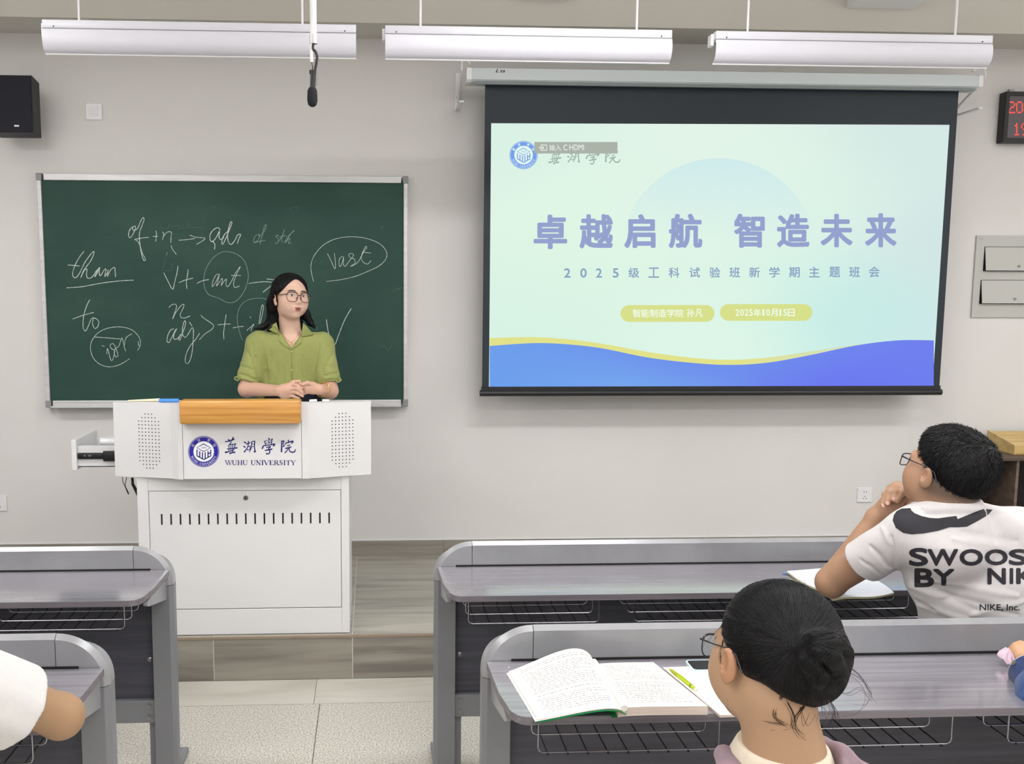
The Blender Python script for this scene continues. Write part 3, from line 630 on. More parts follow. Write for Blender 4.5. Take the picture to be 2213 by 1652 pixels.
# ------------------------------------------------------------------ wall speaker
t = thing('wall_speaker', 'black loudspeaker high on the wall at the upper left edge', 'speaker', (-1.87, 5.2, 2.58))
sx1 = -1.752; sz0, sz1 = 2.530, 2.842; sf, sb = 5.055, 5.165
s0 = onY(68, 163, sf); s1 = onY(74, 288, sf); q0 = onY(84, 180, sb); q1 = onY(90, 299, sb)
W_ = .21
xR = (s0.x+s1.x)/2; zT = s0.z; zB = s1.z; xq = (q0.x+q1.x)/2; zT2 = q0.z; zB2 = q1.z
vs = [(xR-W_, sf, zB), (xR, sf, zB), (xR, sf, zT), (xR-W_, sf, zT), (xR-W_-.0, sb, zB2), (xq, sb, zB2), (xq, sb, zT2), (xR-W_, sb, zT2)]
part('cabinet', MB().add(vs, [(0, 1, 2, 3), (4, 7, 6, 5), (1, 5, 6, 2), (0, 3, 7, 4), (3, 2, 6, 7), (0, 4, 5, 1)]), M_spk, t)
part('grille', MB().box(xR-W_+.004, xR-.004, sf-.009, sf-.0005, zB+.004, zT-.004, .003), M_cloth, t, 'dark cloth grille')
lg = onY(36, 272, sf-.01); part('badge', MB().box(lg.x-.012, lg.x+.012, sf-.0105, sf-.0085, lg.z-.004, lg.z+.004), M_alu, t, 'small silver badge')
part('wall_bracket', MB().box(xR-.13, xR-.07, sb, YW, (zB+zT)/2-.04, (zB+zT)/2+.04, .003), M_black, t)

# ------------------------------------------------------------------ switch, sockets
t = thing('switch_plate', 'square white blank switch plate between the speaker and the left pendant light', 'switch', (-1.5, YW, 2.65))
part('plate', MB().box(-1.544, -1.458, YW-.009, YW, 2.642, 2.728, .003), M_plast, t); part('rocker', MB().box(-1.526, -1.478, YW-.0115, YW-.009, 2.662, 2.712, .001), mat('plate_white', (218, 218, 222), .4), t)
def socket(x, z, lab):
    t = thing('wall_socket', lab, 'socket', (x, YW, z), 'white wall sockets')
    part('plate', MB().box(x-.045, x+.045, YW-.008, YW, z-.044, z+.044, .003), M_plast, t)
    for dx in (-.007, .007): part('slot', MB().box(x+dx-.0015, x+dx+.0015, YW-.0085, YW-.0078, z+.014, z+.024), M_black, t)
    for dx, dz, r in ((-.009, -.02, .5), (.009, -.02, -.5), (0, -.008, 0)):
        part('slot', MB().prism([(-.0015, -.005), (.0015, -.005), (.0015, .004), (-.0015, .004)], lambda u, v, d: (x+dx+u*math.cos(r)-v*math.sin(r), d, z+dz+u*math.sin(r)+v*math.cos(r)), YW-.0085, YW-.0078), M_black, t)
socket(2.902, .536, 'white wall socket near the head of the student in the white shirt')
socket(-2.108, .528, 'white wall socket at the left edge above the desk')

# ------------------------------------------------------------------ LED clock sign
t = thing('led_clock', 'black framed LED sign with red digits at the right edge of the wall', 'clock', (3.85, 5.25, 2.57))
lf = 5.217; lx0, lx1, lz0, lz1 = 3.553, 4.2, 2.568, 2.846
part('casing', MB().box(lx0, lx1, lf+.006, YW-.004, lz0, lz1, .004), M_black, t)
k = MB()
for a in ((lx0, lx1, lz0, lz0+.024), (lx0, lx1, lz1-.024, lz1), (lx0, lx0+.022, lz0+.02, lz1-.02), (lx1-.022, lx1, lz0+.02, lz1-.02)): k.box(a[0], a[1], lf-.004, lf+.006, a[2], a[3], .002)
part('frame', k, M_black, t)
part('led_panel', MB().box(lx0+.02, lx1-.02, lf+.002, lf+.006, lz0+.02, lz1-.02), mat('led_panel', (92, 84, 90), .5), t, 'grey dot matrix panel')
part('hanging_tab', MB().box(lx0+.04, lx0+.07, lf+.03, lf+.05, lz1, lz1+.02), M_steel, t)
DG = {'2': ['01110','10001','00001','00110','01000','10000','11111'], '0': ['01110','10001','10001','10001','10001','10001','01110'], '5': ['11111','10000','11110','00001','00001','10001','01110'], '1': ['00100','01100','00100','00100','00100','00100','01110'], '9': ['01110','10001','10001','01111','00001','00001','01110']}
def led(ch, px_, pt, pxw, ph):
    k = MB()
    for r, row in enumerate(DG[ch]):
        for c, v in enumerate(row):
            if v == '1':
                p = onY(px_+(c+.5)*pxw/5, pt+(r+.5)*ph/7, lf+.0005)
                k.cyl((p.x, lf+.002, p.z), (0, -1, 0), .0036, .002, 6)
    part('led_digit', k, mat('led_red', (255, 70, 60), emit=2.2), t, 'glowing red digit '+ch)
for i, ch in enumerate('2025'): led(ch, 2179+i*17, 219, 15, 26)
for i, ch in enumerate('19'): led(ch, 2190+i*17, 266, 15, 27)

# ------------------------------------------------------------------ recessed wall cabinet with flaps
t = thing('wall_panel', 'grey metal wall panel with two tilted lockable flaps at the right edge', 'panel', (3.75, YW, 1.6))
g = mat('panel_grey', (184, 184, 180), .5)
part('plate', MB().box(3.473, 4.15, YW-.012, YW, 1.582, 2.052, .002), g, t)
for zt_, zb_, xa in ((1.986, 1.852, 3.526), (1.796, 1.664, 3.517)):
    f = part('flap', MB().prism([(YW-.0125, zt_), (YW-.0145, zt_), (YW-.034, zb_), (YW-.032, zb_)], lambda u, v, d: (d, u, v), xa, xa+.5), g, t)
    part('recess', MB().box(xa-.004, xa+.504, YW-.0128, YW-.0118, zb_-.004, zt_+.003), M_black, t)
    xk = xa+.196; part('lock', MB().cyl((xk, YW-.031, zb_+.025), (0, -1, 0), .008, .004, 14), M_cornr, f)
p = onY(2120, 516, YW-.012); k = MB()
put(k, '弱电', p.x-.012, 0, p.x+.012, 1, lambda x, y: Vector((x, YW-.0125, p.z-.006+.012*(1-y))), .0); part('stamp', k, mat('faint_ink', (150, 150, 160), .6), t)

# ------------------------------------------------------------------ brown cabinet and sloped wooden box
M_brown = wood_streak('dark_brown_wood', (74, 60, 52), (58, 46, 40), (90, 74, 64), .5, 3, 30)
t = thing('cabinet', 'dark brown open cabinet by the wall behind the student in the white shirt', 'cabinet', (3.75, 5.05, .2))
part('top', MB().box(3.30, 4.5, 4.9, 5.25, .802, .82, .002), M_brown, t)
part('side_panel', MB().box(3.31, 3.328, 4.92, 5.25, .2, .802), M_brown, t)
part('divider', MB().box(3.562, 3.578, 4.92, 5.24, .2, .802), wood_streak('mid_brown_wood', (104, 88, 78), (90, 76, 66), (118, 100, 88), .5, 3, 30), t)
part('side_panel', MB().box(4.48, 4.498, 4.92, 5.25, .2, .802), M_brown, t)
part('back_panel', MB().box(3.328, 4.48, 5.24, 5.25, .2, .802), mat('cabinet_back', (30, 24, 22), .7), t)
part('shelf', MB().box(3.328, 4.48, 4.95, 5.24, .3, .315), M_brown, t)
M_bam = wood_streak('bamboo', (202, 172, 112), (186, 154, 96), (214, 186, 128), .45, 3, 22)
t = thing('slatted_box', 'light bamboo box with a sloping slatted lid on the brown cabinet', 'box', (3.85, 5.1, .82))
part('side', MB().prism([(5.0, .8205), (5.0, .872), (5.24, .925), (5.24, .86), (5.15, .855), (5.13, .8205)], lambda u, v, d: (d, u, v), 3.60, 3.612), M_bam, t)
part('side', MB().prism([(5.0, .8205), (5.0, .872), (5.24, .925), (5.24, .86), (5.15, .855), (5.13, .8205)], lambda u, v, d: (d, u, v), 4.14, 4.152), M_bam, t)
part('front', MB().box(3.612, 4.14, 5.0, 5.012, .8205, .870, .001), M_bam, t)
for i in range(9):
    y = 5.014+i*.025; z = .868+(y-5.0)*.2208
    part('slat', MB().prism([(y, z), (y+.021, z+.0046), (y+.021, z-.003), (y, z-.0076)], lambda u, v, d: (d, u, v), 3.612, 4.14), M_bam, t)

# ------------------------------------------------------------------ podium
t = thing('podium', 'white steel lectern with university name, wooden front bar and speaker grilles', 'lectern', (-.56, 4.25, HP))
PT, PB = 1.240, .917
part('body', MB().box(-1.022, -.104, 4.045, 4.5, HP+.003, .925, .004), M_white, t)
part('door_frame', MB().box(-1.022, -.974, 4.03, 4.05, HP+.003, .925, .002).box(-.139, -.104, 4.03, 4.05, HP+.003, .925, .002).box(-.974, -.139, 4.03, 4.05, .853, .925, .002), M_white, t)
d = part('door', MB().box(-.972, -.141, 4.0315, 4.045, .322, .851, .0015), M_white, t)
part('plinth', MB().box(-.974, -.139, 4.031, 4.045, HP+.003, .3185, .0015), M_white, t)
part('lock', MB().cyl((-.554, 4.032, .82), (0, -1, 0), .0105, .004, 18), M_steel, d); part('keyhole', MB().box(-.556, -.552, 4.0272, 4.0285, .815, .825), M_black, d)
sm = None
for i in range(19):
    x = -.919+i*(.727/18)
    if sm is None:
        k = MB(); k.box(-.0035, .0035, 0, .0012, -.024, .024, .0005); sm = k.mesh('vent_slot', M_dark)
    o = part('vent_slot', sm, parent=d); o.location = (x, 4.0306, .727)
# upper housing (plan outline)
plan = [(-1.117, 4.05), (-.858, 3.985), (-.826, 3.962), (-.806, 3.958), (-.806, 3.966), (-.302, 3.966), (-.302, 3.958), (-.273, 3.962), (-.262, 3.97), (-.007, 4.05), (-.007, 4.47), (-1.117, 4.47)]
part('upper_housing', MB().prism(plan, lambda u, v, d_: (u, v, d_), PB, 1.13), M_white, t)
plan2 = plan[:10]+[(-.007, 4.105), (-.262, 4.05), (-.806, 4.05), (-.862, 4.05), (-1.117, 4.105)]
part('front_rim', MB().prism(plan2, lambda u, v, d_: (u, v, d_), 1.13, PT), M_white, t, 'raised white front rim')
part('front_panel', MB().box(-.804, -.304, 3.956, 3.9655, PB+.002, 1.16, .0015), M_white, t)
part('wooden_bar', MB().box(-.806, -.302, 3.905, 3.985, 1.162, 1.262, .009), wood_streak('honey_wood', (198, 142, 66), (180, 122, 52), (212, 158, 82), .3, 2.5, 70, .3), t, 'honey coloured wooden front bar', smooth=40)
part('desktop_surface', MB().box(-1.10, -.02, 4.11, 4.46, 1.13, 1.132), M_white, t)
def hole(mb, x, z, ysurf, nx, ny):
    u = Vector((ny, -nx, 0)) if False else Vector((1, 0, 0)); tv = Vector((-ny, nx, 0))
    mb.disc((x, ysurf, z), tv, (0, 0, 1), .0027, 8)
def perf(cx, sgn, yf, tv):
    k = MB(); rows = [3, 5]+[7]*12+[5, 3]
    for r, n_ in enumerate(rows):
        for c in range(n_):
            dx = (c-(n_-1)/2)*.0148; x = cx+dx
            k.disc((x, yf(x)-.0008, 1.193-r*.01563), tv, (0, 0, 1), .0026, 8)
    part('speaker_perforations', k, M_dark, t, 'oval field of small black speaker holes', kind='stuff')
lf_ = lambda x: 4.05+(x+1.117)*(3.985-4.05)/(.259); rf_ = lambda x: 3.97+(x+.262)*(.08/.255)
perf(-.958, -1, lf_, Vector((.259, -.065, 0)).normalized()); perf(-.130, 1, rf_, Vector((.255, .08, 0)).normalized())
M_navy = mat('logo_navy', (22, 20, 108), .45); M_ring = mat('logo_blue', (30, 22, 150), .45); M_paper = mat('logo_white', (238, 240, 246), .45)
def PP(dy): return lambda x, y: onY(395+x/8.51, 920+y/8.51, 3.9555-dy*.0004)
emblem(PP(0), PP(1), None, M_ring, M_navy, M_paper, t)
part('name_calligraphy', calligraphy(PP(0)), M_navy, t, 'navy brush lettering of the college name in Chinese')
k = MB(); serif(k, 'WUHU UNIVERSITY', 785, 2075, 728, 86, PP(0)); part('name_lettering', k, M_navy, t, 'navy serif lettering WUHU UNIVERSITY')
# pulled out side drawer
k = MB().box(-1.305, -1.117, 4.14, 4.16, .94, 1.035, .001).box(-1.305, -1.117, 4.14, 4.42, .94, .945).box(-1.305, -1.117, 4.40, 4.42, .94, 1.035, .001)
dr = part('side_drawer', k, M_white, t, 'white drawer pulled out of the left side')
part('drawer_front', MB().box(-1.325, -1.303, 4.125, 4.44, .93, 1.065, .002), M_white, dr)
part('slide_rail', MB().box(-1.30, -1.19, 4.128, 4.139, .978, 1.006, .004).box(-1.19, -1.117, 4.126, 4.139, .968, 1.014, .004), M_black, dr, 'black slide rail', smooth=40)
for x in (-1.268, -1.25, -1.243): part('screw', MB().cyl((x, 4.128, .994), (0, -1, 0), .0045, .003, 8), M_steel, dr)
part('inner_roller', MB().cyl((-1.26, 4.35, 1.02), (1, 0, 0), .018, .1, 12), M_plast, dr, smooth=True)
# antenna and cable under the wing
a = [onY(x, y, 4.2) for x, y in ((286, 1033), (287, 1049), (300, 1072))]
part('antenna', MB().tube([a[0], a[1]], .006, 8).prism([(a[1].x-.007, a[1].z+.006), (a[1].x+.004, a[1].z+.008), (a[2].x+.004, a[2].z+.012), (a[2].x+.003, a[2].z-.006), (a[2].x-.006, a[2].z-.004)], lambda u, v, d_: (u, d_, v), 4.197, 4.203), M_black, t, 'small black antenna hanging under the left wing')
cb = [(264.5, 1032), (266, 1043), (270, 1051), (276, 1066), (278.5, 1068), (276, 1062), (270.5, 1050), (272, 1040), (273.5, 1032)]
part('cable_loop', MB().tube(catmull([onY(x, y, 4.2) for x, y in cb], 6), .0016, 6), M_black, t)
# things on the podium
PZ = PT+.0016
p = onZ(345, 868, PZ+.006)
def lying(name, pa, pb, r, m, lab, cat, n=10, flat=None):
    o = part(name, MB().tube([pa, pb], r, n), m, smooth=True); return tag(o, lab, cat)
e0 = onY(277, 868.5, 4.075); e1 = onY(346, 867, 4.06); e2 = onY(388, 867, 4.05)
t2 = thing('pointer', 'thin cream pointer with a bright blue handle lying on the left of the podium top', 'pointer', (e1.x, 4.06, PZ))
part('shaft', MB().tube([(e0.x, 4.074, PZ+.0025), (e1.x, 4.058, PZ+.0072)], [.0025, .0068], 10), mat('cream', (236, 226, 190), .5), t2, 'cream tapered shaft', smooth=True)
part('handle', MB().box(e1.x, e2.x, 4.03, 4.047, PZ+.0003, PZ+.0145, .004), mat('handle_blue', (70, 140, 220), .4), t2, 'blue handle', smooth=40)
M_chk = mat('chalk_stick', (240, 240, 240), .8)
for (xa, xb, lab, ry) in ((669.5, 684, 'broken white chalk stick on the podium, nearer the wooden bar', .35), (697, 711, 'broken white chalk stick on the podium, farther right', -.08)):
    a = onY(xa, 868, 4.03); b = onY(xb, 868, 4.03)
    lying('chalk_stick', (a.x, 4.03-ry*.02, PZ+.0055), (b.x, 4.03+ry*.02, PZ+.0055), .0052, M_chk, lab, 'chalk')['group'] = 'chalk on the podium'

# ------------------------------------------------------------------ student desks
def desk(xo, s, Yf, zt, L, label, nb, bw=.42, b0=.09, pitch=.537):
    X = lambda a: xo+s*a
    t = thing('student_desk', label, 'desk', (xo, Yf, 0), 'grey metal lecture desks')
    R = .13; zr = .765; zs = zt-R-.008; ch = .013; D = .052; lw = .074
    def sections(O, I, name, m, lab=None, B=None):
        n = len(O); v = [(X(a), Yf, z) for a, z in I]+[(X(a), Yf+ch, z) for a, z in O]+[(X(a), Yf+D, z) for a, z in (B or O)]
        f = [tuple(range(n)), tuple(range(3*n-1, 2*n-1, -1))]
        for r in range(2):
            for i in range(n): j = (i+1) % n; f.append((r*n+i, r*n+j, (r+1)*n+j, (r+1)*n+i))
        return part(name, MB().add(v, f), m, t, lab, smooth=25)
    arcO = [(R-R*math.cos(q), zt-R+R*math.sin(q)) for q in [math.pi/2*i/14 for i in range(15)]]
    rb = R-.052; arcB = [(R-R*math.cos(q), zt-R+R*math.sin(q)-.03*math.sin(q)**3) for q in [math.pi/2*i/14 for i in range(15)]]
    ri = R-ch; arcI = [(R-ri*math.cos(q), zt-R+ri*math.sin(q)) for q in [math.pi/2*i/14 for i in range(15)]]
    sections([(0, zs)]+arcO+[(R, zr), (lw, zr), (lw, zs)], [(ch, zs)]+arcI+[(R, zr), (lw, zr), (lw, zs)], 'corner_cap', M_desk, 'rounded corner cap', [(0, zs)]+arcB+[(R, zr), (lw, zr), (lw, zs)])
    g = .0018
    sections([(0, 0.02), (0, zs-g), (lw, zs-g), (lw, 0.02)], [(ch, 0.02), (ch, zs-g), (lw, zs-g), (lw, 0.02)], 'side_leg', M_leg)
    part('seam_filler', MB().box(X(.015), X(lw-.003), Yf+.003, Yf+D-.006, zs-.006, zs+.006), M_dark, t); part('seam_filler', MB().box(X(R-.01), X(R+.01), Yf+.003, Yf+.044, zr+.003, zt-.024), M_dark, t)
    pr = [(Yf, zr), (Yf, zt-.012), (Yf+.015, zt), (Yf+D, zt-.03), (Yf+D, zr)]
    part('rail', MB().prism(pr, lambda u, v, d: (X(d), u, v), R+g, L), M_desk, t, 'long grey metal rail', smooth=25)
    part('foot', MB().box(X(.0), X(.075), Yf+.006, Yf+.2, 0.0, .02, .003), M_leg, t)
    ty0 = Yf-.005; ty1 = Yf-.325; z0, z1 = .741, .76
    out = [(L, ty0), (.010, ty0), (.016, Yf-.20), (.026, Yf-.268)]
    out += [(.026+.042*(1-math.cos(q)), Yf-.268-.057*math.sin(q)) for q in [math.pi/2*i/8 for i in range(1, 9)]]+[(L, ty1)]
    part('tabletop', MB().prism(out, lambda u, v, d: (X(u), v, d), z0+.002, z1), M_lam, t, 'grey woodgrain laminate tabletop', smooth=25)
    out2 = [(a+(-.0008 if a < 1 else 0), y-.0008) for a, y in out]
    part('edge_band', MB().prism(out2, lambda u, v, d: (X(u), v, d), z0, z1-.0012), M_lamedge, t, smooth=25)
    part('support_bracket', MB().prism([(Yf+.0, .7365), (Yf-.255, .7365), (Yf-.275, .728), (Yf-.25, .715), (Yf+.0, .655)], lambda u, v, d: (X(d), u, v), .022, .034), M_desk, t)
    part('modesty_panel', MB().box(X(lw), X(L), Yf+.03, Yf+.046, .285, .745), M_mod, t, 'dark woodgrain panel')
    part('back_liner', MB().box(X(lw), X(L), Yf-.004, Yf+.03, .745, .7645), M_dark, t)
    part('crossbar', MB().box(X(lw-.004), X(L), Yf+.012, Yf+.045, .204, .287, .002), M_leg, t)
    part('inner_post', MB().box(X(lw), X(lw+.026), Yf+.03, Yf+.07, .0, .204), M_leg, t)
    for z in (.226, .266): part('bolt', MB().cyl((X(lw+.022), Yf+.012, z), (0, -1, 0), .0085, .004, 14).cyl((X(lw+.022), Yf+.008, z), (0, -1, 0), .004, .002, 6), M_steel, t)
    part('bolt', MB().lathe((X(lw+.018), Yf+.03, .43), [(.009, 0), (.009, -.003), (.004, -.006)], 14, 'y'), M_steel, t)
    for i in range(nb):
        if i == nb: break
        a0 = b0+i*pitch; a1 = a0+bw; zb = .657; ztop = .7375; r = .012
        b = None
        for k, yy in enumerate((Yf-.288, Yf-.20, Yf-.115)):
            sh = .0
            pth = [(X(a0), yy, ztop), (X(a0), yy, zb+r), (X(a0+r*.3), yy, zb+r*.3), (X(a0+r), yy, zb), (X(a1-r), yy, zb), (X(a1-r*.3), yy, zb+r*.3), (X(a1), yy, zb+r), (X(a1), yy, ztop)]
            m = MB().tube(pth, .0022, 8)
            if b is None: b = part('wire_basket', m, M_chrome, t, 'chrome wire book basket', smooth=True)
            else: part('frame_wire', m, M_chrome, b, smooth=True)
        for q in range(9):
            aa = a0+.022+q*(bw-.044)/8
            pth = [(X(aa-.003), Yf-.288, zb-.006), (X(aa), Yf-.292, zb-.004), (X(aa), Yf-.27, zb-.0052)]+[(X(aa), Yf-.115+.03*math.sin(w_), zb-.0052+.03-.03*math.cos(w_)) for w_ in (0, .5, 1.0, 1.57)]+[(X(aa), Yf-.085, ztop)]
            part('cross_wire', MB().tube(pth, .0016, 6), M_black, b)
    return t
LD = 2.62
desk(.215, 1, 3.16, .846, LD, 'front row grey desk on the right, under the elbows of the white shirt student', 4)
desk(.283, 1, 2.31, .851, LD, 'second row grey desk on the right, holding the open textbook', 4, .42, .095, .557)
desk(-.690, -1, 3.16, .842, LD, 'front row grey desk on the left, beside the podium', 4)
desk(-.671, -1, 2.31, .847, LD, 'second row grey desk on the left, under the bare elbow at the lower left', 4)

# ------------------------------------------------------------------ things on the desks
TZ = .76
M_paper2 = mat('book_paper', (218, 216, 209), .8); M_pedge = mat('page_edges', (214, 200, 190), .85, mix=((190, 176, 166), (3, 3, 900), .4, .6))
M_gcov = mat('green_cover', (40, 150, 90), .4); M_ink = mat('print_grey', (146, 146, 150), .8)
tb = thing('open_textbook', 'thick open textbook with curling left pages and green cover on the second row desk', 'book', tuple(onZ(1300, 1500, TZ)))
def bil(q, u, v):
    a, b, c, d = q   # front-right(0,0) front-left(1,0) back-right(0,1) back-left(1,1)
    return (a*(1-u)+b*u)*(1-v)+(c*(1-u)+d*u)*v
LFf, LFb, SPf, SPb = onZ(1162, 1556, TZ+.003), onZ(1099, 1452, TZ+.003), onZ(1350, 1541, TZ+.016), onZ(1283, 1437, TZ+.016)
def left_page(u, v, off=0.0):
    p = bil((SPf, LFf, SPb, LFb), u, v)
    h = (.016+.034*v)*math.sin(math.pi*min(1, max(0, u)**.55))**1.0*(1.0-.25*u)
    z = p.z+h+off*(1-.3*u)
    return Vector((p.x, p.y, z))
def gridpatch(fn, nu=24, nv=14, off=0):
    P = [fn(i/nu, j/nv, off) for j in range(nv+1) for i in range(nu+1)]
    F = [(j*(nu+1)+i, j*(nu+1)+i+1, (j+1)*(nu+1)+i+1, (j+1)*(nu+1)+i) for j in range(nv) for i in range(nu)]
    return P, F
def slab(fn, th, nu=24, nv=14):
    P, F = gridpatch(fn, nu, nv, 0); Q = [Vector((p.x, p.y, p.z-th)) for p in P]; n = len(P)
    m = MB(); m.add(P+Q, F+[tuple(n+i for i in reversed(f)) for f in F])
    row = lambda j: [j*(nu+1)+i for i in range(nu+1)]; col = lambda i: [j*(nu+1)+i for j in range(nv+1)]
    fs = []
    for idx in (row(0), row(nv), col(0), col(nu)):
        for a, b in zip(idx, idx[1:]): fs.append((a, b, n+b, n+a))
    m2 = MB(); m2.add(P+Q, fs); return m, m2
m, e = slab(left_page, .004); lp = part('left_pages', m, M_paper2, tb, 'lifted curling left pages', smooth=True); part('page_edges', e, M_pedge, lp)
part('cover', slab(lambda u, v, o=0: left_page(-.02+u*1.03, -.015+v*1.03)-Vector((0, 0, .0045)), .0012)[0], M_gcov, tb, 'bright green cover edge')
part('left_leaf', slab(lambda u, v, o=0: left_page(.0+u*1.012, -.01+v*1.0)+Vector((-.004*u, 0, -.0036*u+.0006)), .0003)[0], M_paper2, tb)
RBf, RBb, RFf, RFb = onZ(1336, 1532, TZ+.023), onZ(1283, 1437, TZ+.023), onZ(1530, 1525, TZ+.023), onZ(1412, 1430, TZ+.023)
def right_page(u, v, o=0): 
    p = bil((RBf, RFf, RBb, RFb), u, v); return Vector((p.x, p.y, p.z+.004*math.sin(math.pi*min(1, max(0, u+.02)**.5))-.002))
m, e = slab(right_page, .0205); rp = part('right_pages', m, M_paper2, tb, 'thick block of right pages', smooth=True); part('page_edges', e, M_pedge, rp)
part('spine_roll', MB().tube([SPf+Vector((.0, .002, .009)), SPb+Vector((0, -.002, .009))], .0075, 12), M_paper2, tb, smooth=True)
part('back_cover', slab(lambda u, v, o=0: right_page(-.06+u*1.04, .012+v*.97)-Vector((0, 0, .0196)), .001)[0], M_gcov, tb)
def text_lines(fn, rows, u0, u1, seed, par, flip=False):
    r = random.Random(seed); k = MB()
    for i in range(rows):
        v = .92-i*(.86/rows)
        u = u0+(r.random()*.06); end = u1-(r.random()*.3 if r.random() < .3 else r.random()*.04)
        if r.random() < .08: continue
        while u < end:
            w_ = .008+r.random()*.04
            h = .0048*(1+.5*r.random()); n = 3
            A_ = [fn(u+w_*q/n, v)+Vector((0, 0, .0005)) for q in range(n+1)]; B2 = [fn(u+w_*q/n, v-h)+Vector((0, 0, .0005)) for q in range(n+1)]
            k.strip(A_, B2); u += w_+.005+r.random()*.02
    part('printed_text', k, M_ink, par, 'rows of fine grey print', kind='stuff')
text_lines(lambda u, v: left_page(1-u, v), 27, .1, .9, 3, lp); text_lines(right_page, 24, .1, .92, 5, rp)
p = onZ(1270, 1430, TZ+.03); a = onZ(1258, 1424, TZ+.03); b = onZ(1282, 1432, TZ+.012)
tag(part('correction_tape', MB().tube([a, a*.6+b*.4+Vector((0, 0, .001)), b], [.004, .0045, .004], 10), mat('pinkish_white', (228, 214, 210), .5), smooth=True), 'small pinkish white clip behind the spine of the open textbook', 'clip')
# loose paper pad under the pen
pd = [onZ(1556, 1546, TZ+.0065), onZ(1700, 1541, TZ+.0065), onZ(1432, 1443, TZ+.0065), onZ(1590, 1437, TZ+.0065)]
m, e = slab(lambda u, v, o=0: bil((pd[0], pd[1], pd[2], pd[3]), u, v), .006, 4, 4)
o = thing('notebook', 'blank cream notebook partly under the textbook and in front of the girl', 'notebook', tuple(pd[0])); part('pages', m, mat('cream_paper', (220, 216, 204), .8), o); part('page_edges', e, M_pedge, o)
# pen
pa, pb = onZ(1446, 1446, TZ+.028), onZ(1503, 1491, TZ+.012+.004)
pa.z = TZ+.0275; pb.z = TZ+.0275
pa = onZ(1446, 1446, TZ+.0305); pb = onZ(1503, 1491, TZ+.0305); dv = (pb-pa)
pn = thing('ballpoint_pen', 'translucent lime green pen lying on the right page of the textbook', 'pen', tuple(pa))
M_lime = mat('lime_plastic', (196, 216, 40), .2, trans=.35)
part('barrel', MB().tube([pa+dv*t_ for t_ in (0, .08, .2, .9, 1)], [.0012, .003, .0046, .0048, .0044], 14), M_lime, pn, smooth=True)
part('grip', MB().tube([pa+dv*.1, pa+dv*.32], [.0042, .0052], 14), mat('olive_grip', (150, 160, 30), .5), pn, 'darker olive grip', smooth=True)
part('end_cap', MB().tube([pb-dv*.0, pb+dv*.05], [.0046, .0044], 14), mat('white_cap', (226, 220, 214), .4), pn, smooth=True)
part('clip_ring', MB().tube([pa+dv*.84, pa+dv*.86], .0051, 14), M_black, pn)
part('clip', MB().tube([pa+dv*.36+Vector((0, 0, .0055)), pa+dv*.5+Vector((0, 0, .006)), pa+dv*.82+Vector((0, 0, .0052))], .0012, 6), M_lime, pn)
# phone
q0, q1, q2 = onZ(1486, 1424, TZ+.008), onZ(1504, 1450, TZ+.008), onZ(1640, 1446, TZ+.008)
ux = Vector((1, .0, 0)); Lp, Wp = .15, .066; c0 = Vector((q1.x-.008, q1.y-.003, 0))
def rrect(L_, W2, r, n=6):
    pts = []
    for cx, cy, a0 in ((L_-r, W2-r, 0), (r, W2-r, 90), (r, r, 180), (L_-r, r, 270)):
        for i in range(n+1): t_ = math.radians(a0+90*i/n); pts.append((cx+r*math.cos(t_), cy+r*math.sin(t_)))
    return pts
ph = thing('smartphone', 'smartphone in a pale blue case lying face up behind the girl\'s glasses', 'phone', (c0.x, c0.y, TZ))
part('case', MB().prism(rrect(Lp, Wp, .012), lambda u, v, d: (c0.x+u, c0.y+v, d), TZ+.0005, TZ+.010), mat('pale_blue_case', (196, 220, 222), .45), ph, 'pale blue case', smooth=30)
part('screen', MB().prism(rrect(Lp-.008, Wp-.008, .009), lambda u, v, d: (c0.x+.004+u, c0.y+.004+v, d), TZ+.0095, TZ+.0103), mat('glass_black', (14, 16, 20), .08), ph, 'dark glass screen')
# paper scrap
p = onZ(1098, 1443, TZ+.001); tag(part('paper_scrap', MB().prism([(0, 0), (.004, .001), (.005, .003), (.001, .003)], lambda u, v, d: (p.x+u, p.y+v, d), TZ+.0003, TZ+.001), M_paper2), 'tiny white paper scrap behind the left pages of the textbook', 'scrap')
# open notebook under the student's elbow
nb = [onZ(1800, 1303, TZ+.003), onZ(1932, 1284, TZ+.003), onZ(1700, 1240, TZ+.003), onZ(1850, 1228, TZ+.003)]
t = thing('open_notebook', 'open notebook with bluish white pages under the elbow of the student in the white shirt', 'notebook', tuple(nb[0]))
wav = lambda u, v, o=0: bil(nb, u, v)+Vector((0, 0, .006+.006*math.sin(5*u+1)*(1-v)+.004*math.sin(7*v)))
m, e = slab(wav, .006, 16, 8); q = part('pages', m, mat('bluish_paper', (206, 210, 220), .8), t, smooth=True); part('page_edges', e, mat('yellowish_edges', (198, 192, 150), .8), t, 'yellowish edge')
M_ink = mat('faint_print', (196, 204, 206), .8); text_lines(lambda u, v: wav(u, v), 14, .08, .9, 9, q)
part('blue_tab', MB().prism([(0, 0), (.03, -.008), (.03, .006), (0, .008)], lambda u, v, d: (nb[2].x-.012+u, nb[2].y+.0+v, d), TZ+.003, TZ+.005), mat('tab_blue', (90, 150, 220), .5), t, 'blue corner tab')

